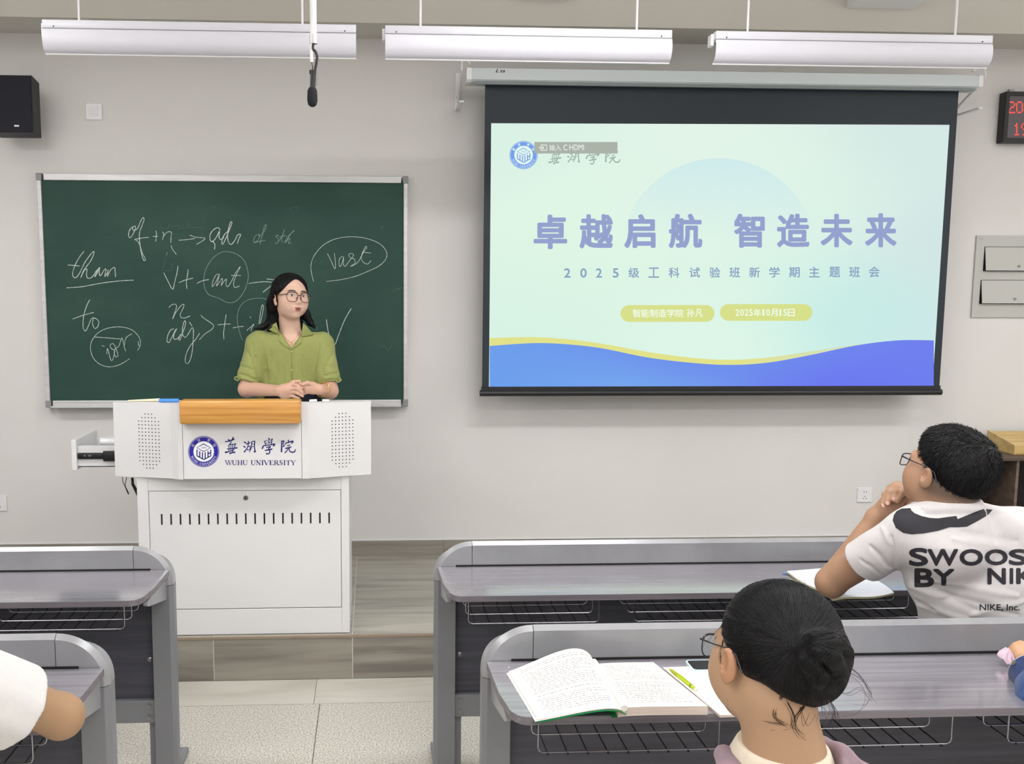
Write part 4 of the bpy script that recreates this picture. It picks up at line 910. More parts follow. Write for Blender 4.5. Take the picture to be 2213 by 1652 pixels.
# ================================================================== people
# Bodies are signed distance fields blended on a rectilinear grid and meshed with surface nets (one continuous surface each).
def axis_(*zones):
    """zones: (start, end, step) ... consecutive"""
    out = []
    for a, b, s in zones:
        n = max(1, int(round((b-a)/s))); out += list(a+(b-a)*np.arange(n)/n)
    out.append(zones[-1][1]); return np.array(out, dtype=np.float32)
class Field:
    def __init__(s, xs, ys, zs):
        s.xs, s.ys, s.zs = xs, ys, zs; s.F = np.full((len(xs), len(ys), len(zs)), 0.05, np.float32)
    def op(s, fn, lo, hi, k, mode='add'):
        sl = []; 
        for ax, a, b in zip((s.xs, s.ys, s.zs), lo, hi):
            i, j = np.searchsorted(ax, a), np.searchsorted(ax, b); sl.append(slice(max(0, i-1), min(len(ax), j+1)))
        if any(q.start >= q.stop for q in sl): return
        X = s.xs[sl[0]][:, None, None]; Y = s.ys[sl[1]][None, :, None]; Z = s.zs[sl[2]][None, None, :]
        d = fn(X, Y, Z).astype(np.float32); f = s.F[tuple(sl)]
        if mode == 'add':
            h = np.clip(.5+.5*(f-d)/k, 0, 1); s.F[tuple(sl)] = f*(1-h)+d*h-k*h*(1-h)
        else:
            d = -d; h = np.clip(.5-.5*(f-d)/k, 0, 1); s.F[tuple(sl)] = f*(1-h)+d*h+k*h*(1-h)
    def cap(s, a, b, ra, rb=None, k=.01, mode='add'):
        rb = ra if rb is None else rb
        a = np.array(a, dtype=np.float64); b = np.array(b, dtype=np.float64); r = max(ra, rb)+max(k, .008)+.02
        ab = b-a; L2 = float(ab@ab)+1e-12
        def fn(X, Y, Z):
            t = np.clip(((X-a[0])*ab[0]+(Y-a[1])*ab[1]+(Z-a[2])*ab[2])/L2, 0, 1)
            return np.sqrt((X-a[0]-t*ab[0])**2+(Y-a[1]-t*ab[1])**2+(Z-a[2]-t*ab[2])**2)-(ra+(rb-ra)*t)
        s.op(fn, np.minimum(a, b)-r, np.maximum(a, b)+r, k, mode)
    def chain(s, pts, rs, k=.006):
        for i in range(len(pts)-1): s.cap(pts[i], pts[i+1], rs[i], rs[i+1], k)
    def ell(s, c, r, k=.01, R=None, mode='add'):
        c = np.array(c, dtype=np.float64); r = np.array(r, dtype=np.float64); R = np.eye(3) if R is None else np.array(R); m = float(r.max())+k+.02
        def fn(X, Y, Z):
            dx, dy, dz = X-c[0], Y-c[1], Z-c[2]
            u = (R[0, 0]*dx+R[1, 0]*dy+R[2, 0]*dz)/r[0]; v = (R[0, 1]*dx+R[1, 1]*dy+R[2, 1]*dz)/r[1]; w_ = (R[0, 2]*dx+R[1, 2]*dy+R[2, 2]*dz)/r[2]
            q = np.sqrt(u*u+v*v+w_*w_)+1e-9; g = np.sqrt((u/r[0])**2+(v/r[1])**2+(w_/r[2])**2)+1e-9
            return q*(q-1)/g
        s.op(fn, c-m, c+m, k, mode)
    def mesh(s):
        F = s.F; S = F < 0; nx, ny, nz = F.shape
        c = np.zeros((nx-1, ny-1, nz-1), np.uint8)
        for i in (0, 1):
            for j in (0, 1):
                for k in (0, 1): c += S[i:nx-1+i, j:ny-1+j, k:nz-1+k]
        act = (c > 0) & (c < 8); idx = np.argwhere(act); del c
        ID = np.full(act.shape, -1, np.int32); ID[act] = np.arange(len(idx))
        ax = (s.xs, s.ys, s.zs); acc = np.zeros((len(idx), 3)); cnt = np.zeros(len(idx))
        I, J, K = idx.T
        for a in range(3):
            o1, o2 = [q for q in range(3) if q != a]
            for p in (0, 1):
                for q in (0, 1):
                    d0 = [0, 0, 0]; d0[o1] = p; d0[o2] = q; d1 = list(d0); d1[a] = 1
                    f0 = F[I+d0[0], J+d0[1], K+d0[2]]; f1 = F[I+d1[0], J+d1[1], K+d1[2]]
                    m = (f0 < 0) != (f1 < 0); t = np.where(m, f0/np.where(f0 == f1, 1, f0-f1), 0)
                    pos = np.zeros((len(idx), 3))
                    for e in range(3):
                        b = idx[:, e]+d0[e]
                        pos[:, e] = ax[e][b] if e != a else ax[e][b]+t*(ax[e][b+1]-ax[e][b])
                    acc[m] += pos[m]; cnt[m] += 1
        V = acc/cnt[:, None]; Q = []
        for a in range(3):
            o1, o2 = (a+1) % 3, (a+2) % 3
            s0 = [slice(None)]*3; s1 = [slice(None)]*3; s0[a] = slice(0, -1); s1[a] = slice(1, None)
            A_ = S[tuple(s0)]; B2 = S[tuple(s1)]; e = np.argwhere(A_ != B2)
            ok = (e[:, o1] > 0) & (e[:, o2] > 0) & (e[:, o1] < F.shape[o1]-1) & (e[:, o2] < F.shape[o2]-1); e = e[ok]
            def cid(d1, d2):
                g = e.copy(); g[:, o1] += d1; g[:, o2] += d2; return ID[g[:, 0], g[:, 1], g[:, 2]]
            q = np.stack([cid(-1, -1), cid(0, -1), cid(0, 0), cid(-1, 0)], 1)
            inside = A_[e[:, 0], e[:, 1], e[:, 2]]; q[~inside] = q[~inside][:, ::-1]; Q.append(q)
        return V, np.concatenate(Q)
def np_mesh(name, V, Q, mats, cols=None, smooth_it=0):
    if smooth_it:
        for _ in range(smooth_it):
            S_ = np.zeros_like(V); n_ = np.zeros(len(V))
            for a, b in ((0, 1), (1, 2), (2, 3), (3, 0)):
                np.add.at(S_, Q[:, a], V[Q[:, b]]); np.add.at(S_, Q[:, b], V[Q[:, a]]); np.add.at(n_, Q[:, a], 1); np.add.at(n_, Q[:, b], 1)
            V = V*.5+.5*S_/n_[:, None]
    me = bpy.data.meshes.new(name); me.vertices.add(len(V)); me.vertices.foreach_set('co', V.astype(np.float32).ravel())
    me.loops.add(len(Q)*4); me.loops.foreach_set('vertex_index', Q.astype(np.int32).ravel()); me.polygons.add(len(Q)); me.polygons.foreach_set('loop_start', np.arange(len(Q), dtype=np.int32)*4)
    me.update(calc_edges=True); me.validate()
    if cols is not None:
        ca = me.color_attributes.new('Col', 'FLOAT_COLOR', 'POINT'); ca.data.foreach_set('color', np.concatenate([cols, np.ones((len(V), 1))], 1).astype(np.float32).ravel())
    me.materials.append(mats); me.shade_smooth(); return me
def LN(c): return np.array(lin(c))
def rot(yaw=0, pitch=0, roll=0):
    """head frame: face looks along local -Y; yaw turns about Z, pitch > 0 raises the face, roll > 0 tilts to local +X side down"""
    y, p, r = map(math.radians, (yaw, pitch, roll))
    Rz = np.array([[math.cos(y), -math.sin(y), 0], [math.sin(y), math.cos(y), 0], [0, 0, 1]])
    Rx = np.array([[1, 0, 0], [0, math.cos(-p), -math.sin(-p)], [0, math.sin(-p), math.cos(-p)]])
    Ry = np.array([[math.cos(r), 0, math.sin(r)], [0, 1, 0], [-math.sin(r), 0, math.cos(r)]])
    return Rz@Rx@Ry
def add_head(f, c, R, s=1.0, male=False, ex=0.0):
    c = np.array(c, dtype=float); W = lambda *p: c+R@(np.array(p)*s)
    E = lambda p, r, k=.01, RR=None, mode='add': f.ell(W(*p), np.array(r)*s, k*s, R if RR is None else R@RR, mode)
    E((0, .018, .034), (.074, .094, .077), .01)
    E((0, -.032, -.012), (.063, .056, .084), .03)
    E((0, -.030, -.066), (.043 if not male else .052, .046, .040), .03)
    E((0, -.062, -.091), (.018 if not male else .026, .020, .015), .025)
    for sx in (-1, 1):
        E((sx*.036, -.056, -.034), (.024, .022, .028), .045)
        E((sx*(.041 if not male else .046), -.006, -.055), (.014, .03, .030), .035)
    E((0, -.078, .020), (.05, .012, .014), .02)      # brow
    for sx in (-1, 1): E((sx*.032, -.094, .001), (.019, .013, .012), .014, mode='sub')
    for sx in (-1, 1): E((sx*.031, -.0735, .000), (.0155, .0135, .0125), .004)
    f.cap(W(0, -.080, .008), W(0, -.100, -.029), .0068*s, .0092*s, .012*s)
    f.cap(W(0, -.098, -.031), W(0, -.092, -.036), .0088*s, .007*s, .006*s)
    for sx in (-1, 1):
        E((sx*.0115, -.0905, -.034), (.0075, .009, .0065), .006)
        E((sx*.0058, -.0955, -.0415), (.0028, .0035, .0035), .0025, mode='sub')
    E((0, -.083, -.060), (.026, .011, .017), .02)
    E((-.009, -.0905, -.0585), (.0135, .0065, .0042), .005); E((.009, -.0905, -.0585), (.0135, .0065, .0042), .005)
    E((0, -.0885, -.0700), (.0165, .0070, .0050), .006)
    E((0, -.099, -.0645), (.015, .006, .0022), .002, mode='sub')
    for sx in (-1, 1):
        Re = rot(0, 0, sx*8)@rot(sx*22, 0, 0)
        E((sx*(.083-ex), .006, -.018), (.0066, .0155, .028), .006, Re)
        E((sx*(.079-ex), .000, -.039), (.0055, .008, .010), .006, Re)
        E((sx*(.0905-ex), .000, -.013), (.0055, .0095, .017), .004, Re, 'sub')
    return W
def paint_head(V, c, R, s, base, lip=(158, 92, 86), female=True, brow=(52, 40, 36), mouth=(80, 34, 34)):
    """true colours of lips, brows, eyes, blush on the head vertices (local coordinates)"""
    L_ = ((V-np.array(c))@R)/s; x, y, z = L_[:, 0], L_[:, 1], L_[:, 2]
    C = np.tile(LN(base), (len(V), 1))
    def blend(w_, col): 
        w2 = np.clip(w_, 0, 1)[:, None]; C[:] = C*(1-w2)+LN(col)*w2
    fr = (y < -.05)&(abs(x) < .07)&(z < .09)&(z > -.12)
    g = lambda cx, cz, rx, rz: ((x-cx)/rx)**2+((z-cz)/rz)**2
    for sx in (-1, 1): blend(np.where(fr, np.exp(-g(sx*.042, -.032, .018, .016))*.35, 0), (206, 138, 122))
    lipw = np.maximum(1-g(0, -.0590, .0225, .0054)**2, 1-g(0, -.0700, .0180, .0066)**2)
    blend(np.where(fr&(y < -.08), lipw*1.2, 0), lip)
    blend(np.where(fr&(y < -.075), (1-g(0, -.0645, .0165, .0026))*2, 0), mouth)
    for sx in (-1, 1):
        xx = (x-sx*.031)*sx; zc = .024-.10*np.clip(xx, 0, 1)**1-9*(xx-.002)**2+.0
        blend(np.where(fr&(abs(xx-.001) < .021), (1-((z-zc)/.0040)**2)*1.6*(1-((xx-.001)/.021)**4), 0), brow)
        ew = .0145; lid = .0058*(1-(xx/ew)**2)
        ine = (abs(xx) < ew)&(z < lid*.85+.0005)&(z > -lid*.7)&fr
        blend(np.where(ine, 1.0, 0), (222, 214, 210))
        ir = np.sqrt((xx+.001)**2+(z-.0002)**2); blend(np.where(ine, (.0056-ir)/.001, 0), (40, 28, 24))
        blend(np.where(fr&(abs(xx) < ew*1.1), (1-((z-(.0062*(1-(xx/(ew*1.1))**2)*.85+.0005))/.0013)**2)*1.2, 0), (34, 24, 24))
        blend(np.where(fr&(abs(xx) < ew), (1-((z+.0045*(1-(xx/ew)**2))/.0008)**2)*.5, 0), (110, 74, 66))
    return C, L_
M_skin = mat('skin', (255, 255, 255), .5, attr='Col', sss=.04, bump=((900, 900, 900), .06, .0004, 2))
def hair_mat(name, rgb=(13, 12, 15), sc=(260, 260, 14)):
    return mat(name, rgb, .48, spec=.3, bump=(sc, .6, .002, 3))
M_hair = hair_mat('hair_black')
M_strand = mat('hair_strand', (11, 10, 13), .5, spec=.3)
def bvh_of(me): return BVHTree.FromPolygons([v.co[:] for v in me.vertices], [tuple(p.vertices) for p in me.polygons])
def hit(bv, x, y, off=.001, maxd=12, fallback=None):
    d = ray(x, y).normalized(); h = bv.ray_cast(Vector((0, 0, CH)), d, maxd)
    if h[0] is None: return fallback
    return h[0]-d*off
def projected(pts, faces, bv, off, thr=.008, Ydef=None):
    """flat pixel-space mesh laid onto a surface: subdivided, then dropped along rays"""
    bm = bmesh.new(); vs = [bm.verts.new((p[0], p[1], 0)) for p in pts]
    for f in faces:
        try: bm.faces.new([vs[i] for i in f])
        except Exception: pass
    bmesh.ops.triangulate(bm, faces=bm.faces)
    for _ in range(6):
        ed = [e for e in bm.edges if e.calc_length() > thr]
        if not ed: break
        bmesh.ops.subdivide_edges(bm, edges=ed, cuts=1); bmesh.ops.triangulate(bm, faces=bm.faces)
    dead = []
    for v in bm.verts:
        h = hit(bv, v.co.x, v.co.y, off)
        if h is None or (Ydef and h.y > Ydef): dead.append(v)
        else: v.co = h
    bmesh.ops.delete(bm, geom=dead, context='VERTS')
    bm.verts.index_update(); m = MB(); m.add([v.co[:] for v in bm.verts], [[v.index for v in f.verts] for f in bm.faces]); bm.free(); return m
def eyeglasses(label, c, R, s, m_frame, w_=.025, h_=.0195, rr=.0017, sq=3.0, cx=.0325, cz=-.003, fy=-.101, temple_m=None, thick_top=1.5):
    W = lambda *p: Vector(np.array(c)+R@(np.array(p)*s))
    g = thing('eyeglasses', label, 'glasses', tuple(W(0, fy, 0)))
    n = 28
    for sx in (-1, 1):
        pts = []
        for i in range(n):
            t = 2*math.pi*i/n; ca, sa = math.cos(t), math.sin(t); e = 2/sq
            pts.append((sx*cx+w_*math.copysign(abs(ca)**e, ca)*(1+.06*sa), fy+.006*(abs(sx*cx+w_*ca)-.03)/.03, cz+h_*math.copysign(abs(sa)**e, sa)))
        part('rim', MB().tube([W(*p) for p in pts], [rr*s*(thick_top if p[2] > cz+h_*.5 else 1) for p in pts], 8, closed=True), m_frame, g, smooth=True)
        part('lens', MB().add([W(*p) for p in pts], [tuple(range(n))]), M_lens, g)
        x1 = sx*(cx+w_+.001)
        part('temple', MB().tube([W(x1-sx*.002, fy+.005, cz+.010), W(x1+sx*.006, fy+.010, cz+.0105), W(sx*.0745, -.05, cz+.010), W(sx*.0825, .000, cz+.012), W(sx*.084, .024, cz+.006), W(sx*.083, .042, -.022)], [rr*1.6*s, rr*1.6*s, rr*1.1*s, rr*1.0*s, rr*1.1*s, rr*.9*s], 8), temple_m or m_frame, g, smooth=True)
    part('bridge', MB().tube([W(-.009, fy-.002, cz+.006), W(0, fy-.004, cz+.009), W(.009, fy-.002, cz+.006)], rr*1.2*s, 8), m_frame, g, smooth=True)
    for sx in (-1, 1): part('nose_pad', MB().tube([W(sx*.010, fy+.001, cz-.001), W(sx*.012, fy+.006, cz-.010)], .0022*s, 6), m_frame, g, smooth=True)
    return g
M_lens = mat('lens_glass', (250, 252, 252), .05, alpha=.04)
def fabric(name, rgb, rgb2=None, rough=.85): return mat(name, rgb, rough, spec=.25, mix=((rgb2 or rgb), (60, 60, 60), .4, .7), bump=((1400, 1400, 1400), .25, .0006, 2), sheen=.15)
def folds(V, N_, specs):
    """cloth folds: each spec = (a, b, radius, depth): a soft groove (depth<0) or ridge along segment a-b"""
    D = np.zeros(len(V))
    for a, b, r, d in specs:
        a = np.array(a, dtype=float); b = np.array(b, dtype=float); ab = b-a; t = np.clip(((V-a)@ab)/(ab@ab+1e-12), 0, 1)
        q = V-a-t[:, None]*ab; dist2 = (q*q).sum(1); e = np.minimum(1, 4*t*(1-t)+.15); D += d*np.exp(-dist2/(r*r))*e
    return V+N_*D[:, None]
def folds_px(V, Q, N_, specs):
    """folds given by picture points, found on the cloth itself"""
    bv_ = BVHTree.FromPolygons([tuple(v) for v in V], [tuple(int(i) for i in q) for q in Q]); D = np.zeros(len(V))
    for (a, b, r, d) in specs:
        pts = [hit(bv_, a[0]+(b[0]-a[0])*t/6, a[1]+(b[1]-a[1])*t/6+math.sin(t*1.7)*1.0, 0) for t in range(7)]
        pts = [np.array(p[:]) for p in pts if p is not None]
        if len(pts) < 2: continue
        best = np.full(len(V), 9.0); 
        for i in range(len(pts)-1):
            p, q = pts[i], pts[i+1]; ab = q-p; t = np.clip(((V-p)@ab)/(ab@ab+1e-12), 0, 1); w_ = V-p-t[:, None]*ab; g = (i+t)/(len(pts)-1)
            best = np.minimum(best, (w_*w_).sum(1)/(r*r)/(.25+np.minimum(1, 4*g*(1-g))))
        D += d*np.exp(-best)
    return V+N_*D[:, None]
def cut_end(f, p, d, rad, ln, k=.003):
    """open the end of a sleeve: removes a short cylinder starting at p"""
    p = np.array(p, dtype=float); d = np.array(d, dtype=float); d = d/np.linalg.norm(d)
    def fn(X, Y, Z):
        t = (X-p[0])*d[0]+(Y-p[1])*d[1]+(Z-p[2])*d[2]
        rr_ = np.sqrt(np.maximum((X-p[0]-t*d[0])**2+(Y-p[1]-t*d[1])**2+(Z-p[2]-t*d[2])**2, 0))
        return np.maximum(np.maximum(-t, t-ln), rr_-rad)
    f.op(fn, p-rad-ln, p+rad+ln, k, 'sub')
def cut_above(f, c, z0, rad, k=.003):
    c = np.array(c, dtype=float)
    f.op(lambda X, Y, Z: np.maximum(z0-Z, np.sqrt((X-c[0])**2+(Y-c[1])**2)-rad), (c[0]-rad-.02, c[1]-rad-.02, z0-.01), (c[0]+rad+.02, c[1]+rad+.02, z0+.25), k, 'sub')
def normals(V, Q):
    e1 = V[Q[:, 2]]-V[Q[:, 0]]; e2 = V[Q[:, 3]]-V[Q[:, 1]]; n = np.cross(e1, e2); N_ = np.zeros_like(V)
    for a in range(4): np.add.at(N_, Q[:, a], n)
    return N_/(np.linalg.norm(N_, axis=1)[:, None]+1e-12)
def aV(p): return np.array(p[:] if isinstance(p, Vector) else p, dtype=float)
def PY(x, y, Y): return aV(onY(x, y, Y))
SKIN_F = (214, 178, 158); SKIN_M = (168, 130, 104); SKIN_G = (174, 139, 110)

# ------------------------------------------------------------------ the teacher
HC = PY(628, 641.5, 4.62); HR = rot(28, 3, 4.0)
LSh, RSh = PY(559, 744, 4.64), PY(695, 746, 4.65)
LEl, REl = PY(533, 841, 4.60), PY(713, 845, 4.59)
LWr, RWr = PY(605, 845, 4.44), PY(689, 842, 4.455)
f = Field(axis_((-.72, -.60, .004), (-.60, -.22, .0019), (-.22, -.12, .004)), axis_((4.34, 4.78, .0022)), axis_((.95, 1.20, .008), (1.20, 1.345, .0019), (1.345, 1.545, .004), (1.545, 1.83, .0018)))
add_head(f, HC, HR, 1.0, False, .004)
nk = PY(630, 742, 4.665); nb_ = HC+HR@np.array([0, .028, -.055])
f.cap(nb_, nk, .050, .054, .025)
f.ell(PY(630, 775, 4.66), (.125, .075, .10), .04); f.cap(LSh+[.02, 0, 0], RSh-[.02, 0, 0], .045, .045, .04)
f.ell(PY(628, 850, 4.66), (.115, .08, .14), .05)
for sh, el, wr in ((LSh, LEl, LWr), (RSh, REl, RWr)):
    f.cap(sh, el, .043, .038, .02); f.cap(el, wr, .039, .0245, .02)
# hands: her right hand (left in the picture) laid over the other
def P3(x, y, Y): return PY(x, y, Y)
f.cap(P3(605, 845, 4.44), P3(622, 843, 4.425), .0245, .026, .012)
for a, b, ra, rb in (((612, 838, 4.43), (629, 833, 4.418), .017, .0135), ((612, 846, 4.428), (630, 841, 4.415), .017, .0135), ((612, 852, 4.43), (628, 849, 4.418), .016, .012), ((612, 856, 4.433), (625, 856, 4.422), .014, .011)):
    f.cap(P3(*a), P3(*b), ra, rb, .01)
for pts, r in ((((629, 832, 4.418), (641, 833, 4.398), (651, 840, 4.402)), .0088), (((630, 840.5, 4.413), (643, 841, 4.393), (653, 849, 4.398)), .0090), (((628, 848, 4.415), (641, 849, 4.397), (654, 856.5, 4.402)), .0086), (((625, 855, 4.42), (635, 857, 4.405), (646, 860.5, 4.408)), .0075)):
    f.chain([P3(*p) for p in pts], (r, r*.97, r*.78), .0035)
f.chain([P3(618, 836, 4.43), P3(634, 826.5, 4.425), P3(647, 824.5, 4.43)], (.012, .0095, .0078), .005)
# her left hand below, from the right
f.cap(P3(689, 842, 4.455), P3(672, 838, 4.44), .0235, .024, .012)
for a, b in (((678, 833, 4.44), (662, 831, 4.425)), ((676, 840, 4.436), (660, 837, 4.42)), ((676, 846, 4.44), (661, 844, 4.425))): f.cap(P3(*a), P3(*b), .0155, .013, .01)
for pts in (((662, 831, 4.425), (650, 831, 4.420), (640, 836, 4.43)), ((661, 836, 4.42), (648, 838, 4.416), (636, 843, 4.43)), ((660, 842, 4.425), (650, 845, 4.42), (640, 850, 4.432)), ((664, 848, 4.43), (656, 850, 4.428), (648, 853, 4.436))):
    f.chain([P3(*p) for p in pts], (.0088, .0086, .0072), .004)
f.chain([P3(676, 832, 4.43), P3(664, 828, 4.41), P3(654, 831, 4.403)], (.012, .0095, .008), .005)
V, Q = f.mesh(); C, L_ = paint_head(V, HC, HR, 1.0, SKIN_F)
hz = V[:, 2] < 1.36; C[hz] = C[hz]*np.array((.93, .84, .80))
te = thing('person', 'teacher with long black hair in an olive green shirt standing behind the podium, hands clasped', 'person', (float(HC[0]), 4.66, HP))
part('body', np_mesh('body', V, Q, M_skin, C), parent=te)
# shirt
f = Field(axis_((-.76, -.05, .0034)), axis_((4.42, 4.82, .0034)), axis_((1.10, 1.60, .0034)))
f.ell(PY(630, 778, 4.665), (.160, .102, .135), .05); f.ell(PY(625, 852, 4.665), (.158, .105, .16), .06)
f.cap(LSh+[.0, 0, 0], RSh, .058, .058, .05); f.cap(nk+[0, .0, .02], nk+[0, .01, -.05], .062, .085, .03)
def sleeve(sh, el, wr):
    d = (el-sh); L_ = np.linalg.norm(d); d = d/L_; cuff = sh+d*L_*.84
    f.cap(sh, sh+d*L_*.70, .058, .060, .03); f.cap(sh+d*L_*.70, cuff+d*.06, .060, .054, .01)
    return cuff, d
cL, dL = sleeve(LSh, LEl, LWr); cR, dR = sleeve(RSh, REl, RWr)
for cf, d in ((cL, dL), (cR, dR)):
    cut_end(f, cf, d, .072, .14)
zh = float(PY(640, 843, 4.56)[2]); f.op(lambda X, Y, Z: (Z-zh-.006*np.sin(X*40))+0*Y, (-.53, 4.4, 1.0), (-.24, 4.9, zh+.02), .004, 'sub')
# neck opening and V
zv = PY(629, 754, 4.56)[2]; zc = PY(629, 705, 4.6)[2]; xv = PY(629, 754, 4.56)[0]
f.op(lambda X, Y, Z: np.maximum(np.abs(X-xv)-np.clip((Z-zv)*.62, -.01, .060)+0*Y, np.maximum(Y-4.66, -(Z-zv))), (xv-.1, 4.5, zv-.01), (xv+.1, 4.70, 1.60), .003, 'sub')
f.cap(nk+[0, -.008, -.01], nk+[0, -.015, .12], .056, .07, .004, 'sub')
V, Q = f.mesh(); N_ = normals(V, Q)
fs = []
for (a, b, r, d) in (((560, 725), (575, 790), .010, -.006), ((572, 722), (582, 800), .009, .004), ((690, 740), (680, 800), .010, -.005), ((552, 770), (562, 838), .012, -.010), ((700, 800), (690, 840), .010, -.008), ((600, 760), (590, 840), .016, -.004), ((655, 770), (662, 840), .014, -.005), ((612, 790), (616, 858), .012, -.004), ((640, 800), (638, 858), .012, .004), ((575, 800), (580, 858), .012, -.005), ((672, 790), (676, 850), .012, .004),
    ((515, 790), (550, 800), .008, -.007), ((510, 805), (556, 822), .007, -.008), ((512, 818), (556, 835), .007, -.006), ((535, 760), (560, 812), .009, -.006), ((730, 806), (700, 812), .008, -.008), ((732, 820), (698, 824), .006, -.009), ((728, 795), (704, 790), .009, -.005), ((722, 760), (700, 800), .009, -.005), ((530, 735), (520, 790), .012, .004), ((545, 740), (548, 790), .009, -.005)):
    fs.append((a, b, r*.8, d*.8))
V = folds_px(V, Q, N_, fs); V = V+N_*(np.sin(V[:, 0]*95+V[:, 2]*22)*np.sin(V[:, 2]*31+V[:, 0]*17)*.0016)[:, None]
M_olive = fabric('olive_cloth', (146, 152, 90), (141, 147, 86)); M_olive.node_tree.nodes['Principled BSDF'].inputs['Roughness'].default_value = .75
sh_me = np_mesh('shirt', V, Q, M_olive, None, 1); shirt = part('shirt', sh_me, parent=te, label='olive green shirt with rolled sleeves')
bv = bvh_of(sh_me)
def patch(px, off, th, name, m, par, bvx=None, Yb=4.585):
    bvx = bvx or bv; n = len(px); F0 = []; 
    for x, y in px:
        h = hit(bvx, x, y, off); F0.append(h if h is not None and h.y < Yb+.06 else Vector(PY(x, y, Yb)))
    d = Vector((0, 1, 0))*th
    k = MB(); k.add([p for p in F0]+[p+d for p in F0], [tuple(range(n)), tuple(range(2*n-1, n-1, -1))]+[(i, (i+1) % n, n+(i+1) % n, n+i) for i in range(n)])
    return part(name, k, m, par)
for side, px in (('collar', [(597, 697), (588, 703), (577, 711), (590, 718), (605, 724), (601, 712)]), ('collar', [(655, 698), (665, 708), (677, 723), (665, 726), (652, 727), (653, 712)])):
    patch(px, .010, .005, side, M_olive, shirt)
for px in ([(604, 723), (602, 735), (616, 748), (629, 755), (621, 744), (612, 732)], [(652, 727), (651, 739), (641, 748), (630, 755), (638, 744), (646, 734)]): patch(px, .007, .004, 'lapel', M_olive, shirt)
pk = [hit(bv, 629.5+.9*q/10*3, 756+q*10, .0016) for q in range(11)]
part('placket', MB().tube([p for p in pk if p], .0014, 6), mat('olive_dark', (134, 140, 72), .8), shirt)
for y in (760, 800, 838):
    h = hit(bv, 630.5, y, .002)
    if h: part('button', MB().cyl(h, (0, -1, 0), .0048, .002, 14), mat('button_olive', (170, 172, 110), .4), shirt)
for cf, sx in ((cL, -1), (cR, 1)):
    c0 = Vector(cf)+Vector((sx*.040, -.030, .016)); 
    part('sleeve_tab', MB().tube(catmull([c0, c0+Vector((sx*.016, -.006, .012)), c0+Vector((sx*.022, -.006, .002)), c0+Vector((sx*.008, -.01, -.006)), c0], 5), .0035, 6), M_olive, shirt, smooth=True)
# trousers and shoes (hidden behind the podium)
wz = 1.20; xc = float(nk[0])
f = Field(axis_((xc-.24, xc+.24, .008)), axis_((4.5, 4.86, .008)), axis_((.22, 1.26, .008)))
f.ell((xc, 4.665, 1.16), (.150, .100, .125), .04); f.ell((xc, 4.67, 1.08), (.150, .108, .125), .04)
for sx in (-1, 1): f.cap((xc+sx*.085, 4.67, 1.02), (xc+sx*.09, 4.68, .66), .085, .065, .03); f.cap((xc+sx*.09, 4.68, .66), (xc+sx*.095, 4.69, .27), .062, .05, .03)
V, Q = f.mesh(); part('trousers', np_mesh('trousers', V, Q, fabric('navy_trousers', (24, 24, 40))), parent=te)
for sx in (-1, 1):
    f = Field(axis_((xc+sx*.095-.07, xc+sx*.095+.07, .005)), axis_((4.45, 4.80, .005)), axis_((.15, .34, .005)))
    f.cap((xc+sx*.095, 4.70, .235), (xc+sx*.1, 4.56, .225), .034, .03, .02); f.cap((xc+sx*.095, 4.695, .28), (xc+sx*.095, 4.695, .24), .04, .036, .02)
    f.op(lambda X, Y, Z: (Z-.203)+0*X+0*Y, (xc-.3, 4.4, .14), (xc+.3, 4.9, .3), .003, 'sub')
    V, Q = f.mesh(); part('shoe', np_mesh('shoe', V, Q, mat('shoe_black', (24, 22, 22), .35)), parent=te)
# her hair
f = Field(axis_((-.70, -.18, .0026)), axis_((4.48, 4.84, .0028)), axis_((1.47, 1.83, .0026)))
W = lambda *p: HC+HR@np.array(p)
f.ell(W(0, .020, .031), (.086, .105, .087), .01, HR)
f.ell(W(0, .06, -.03), (.080, .060, .09), .03, HR)
# face opening in head coordinates
def face_open(X, Y, Z):
    dx, dy, dz = X-HC[0], Y-HC[1], Z-HC[2]
    x = HR[0, 0]*dx+HR[1, 0]*dy+HR[2, 0]*dz; y = HR[0, 1]*dx+HR[1, 1]*dy+HR[2, 1]*dz; z = HR[0, 2]*dx+HR[1, 2]*dy+HR[2, 2]*dz
    yb = .030-.062*np.clip((z+.008)/.035, 0, 1)+.0*x
    return np.maximum(y-yb, z-(.081-10*x*x-.25*np.abs(x)))
f.op(face_open, HC-.16, HC+np.array([.16, .16, .12]), .006, 'sub')
for sx in (-1, 1): f.chain([W(sx*.058, -.020, .062), W(sx*.074, -.002, .030), W(sx*.079, .014, .004), W(sx*.080, .032, -.022), W(sx*.070, .045, -.06)], (.010, .012, .012, .016, .022), .010)
f.chain([W(-.062, .055, -.03), PY(592, 675, 4.685), PY(585, 698, 4.665), PY(568, 707, 4.65), PY(549, 711, 4.64)], (.034, .030, .024, .012, .003), .012)
f.chain([W(-.05, .07, -.03), PY(600, 690, 4.70), PY(590, 712, 4.70)], (.04, .034, .028), .02)
f.chain([W(-.06, .05, -.05), PY(594, 690, 4.64), PY(587, 704, 4.60), PY(578, 712, 4.575)], (.02, .016, .009, .002), .010)
f.chain([W(.062, .055, -.02), PY(660, 680, 4.72), PY(670, 697, 4.70), PY(684, 711, 4.67)], (.028, .024, .015, .003), .012)
f.chain([W(0, .09, -.04), PY(628, 700, 4.76), PY(630, 725, 4.765)], (.06, .055, .04), .03)
V, Q = f.mesh(); N_ = normals(V, Q); L2 = (V-HC)@HR
ang = np.arctan2(L2[:, 0], L2[:, 1]); V = V+N_*((np.sin(ang*70+L2[:, 2]*40)+np.sin(ang*131+1))*.0006)[:, None]
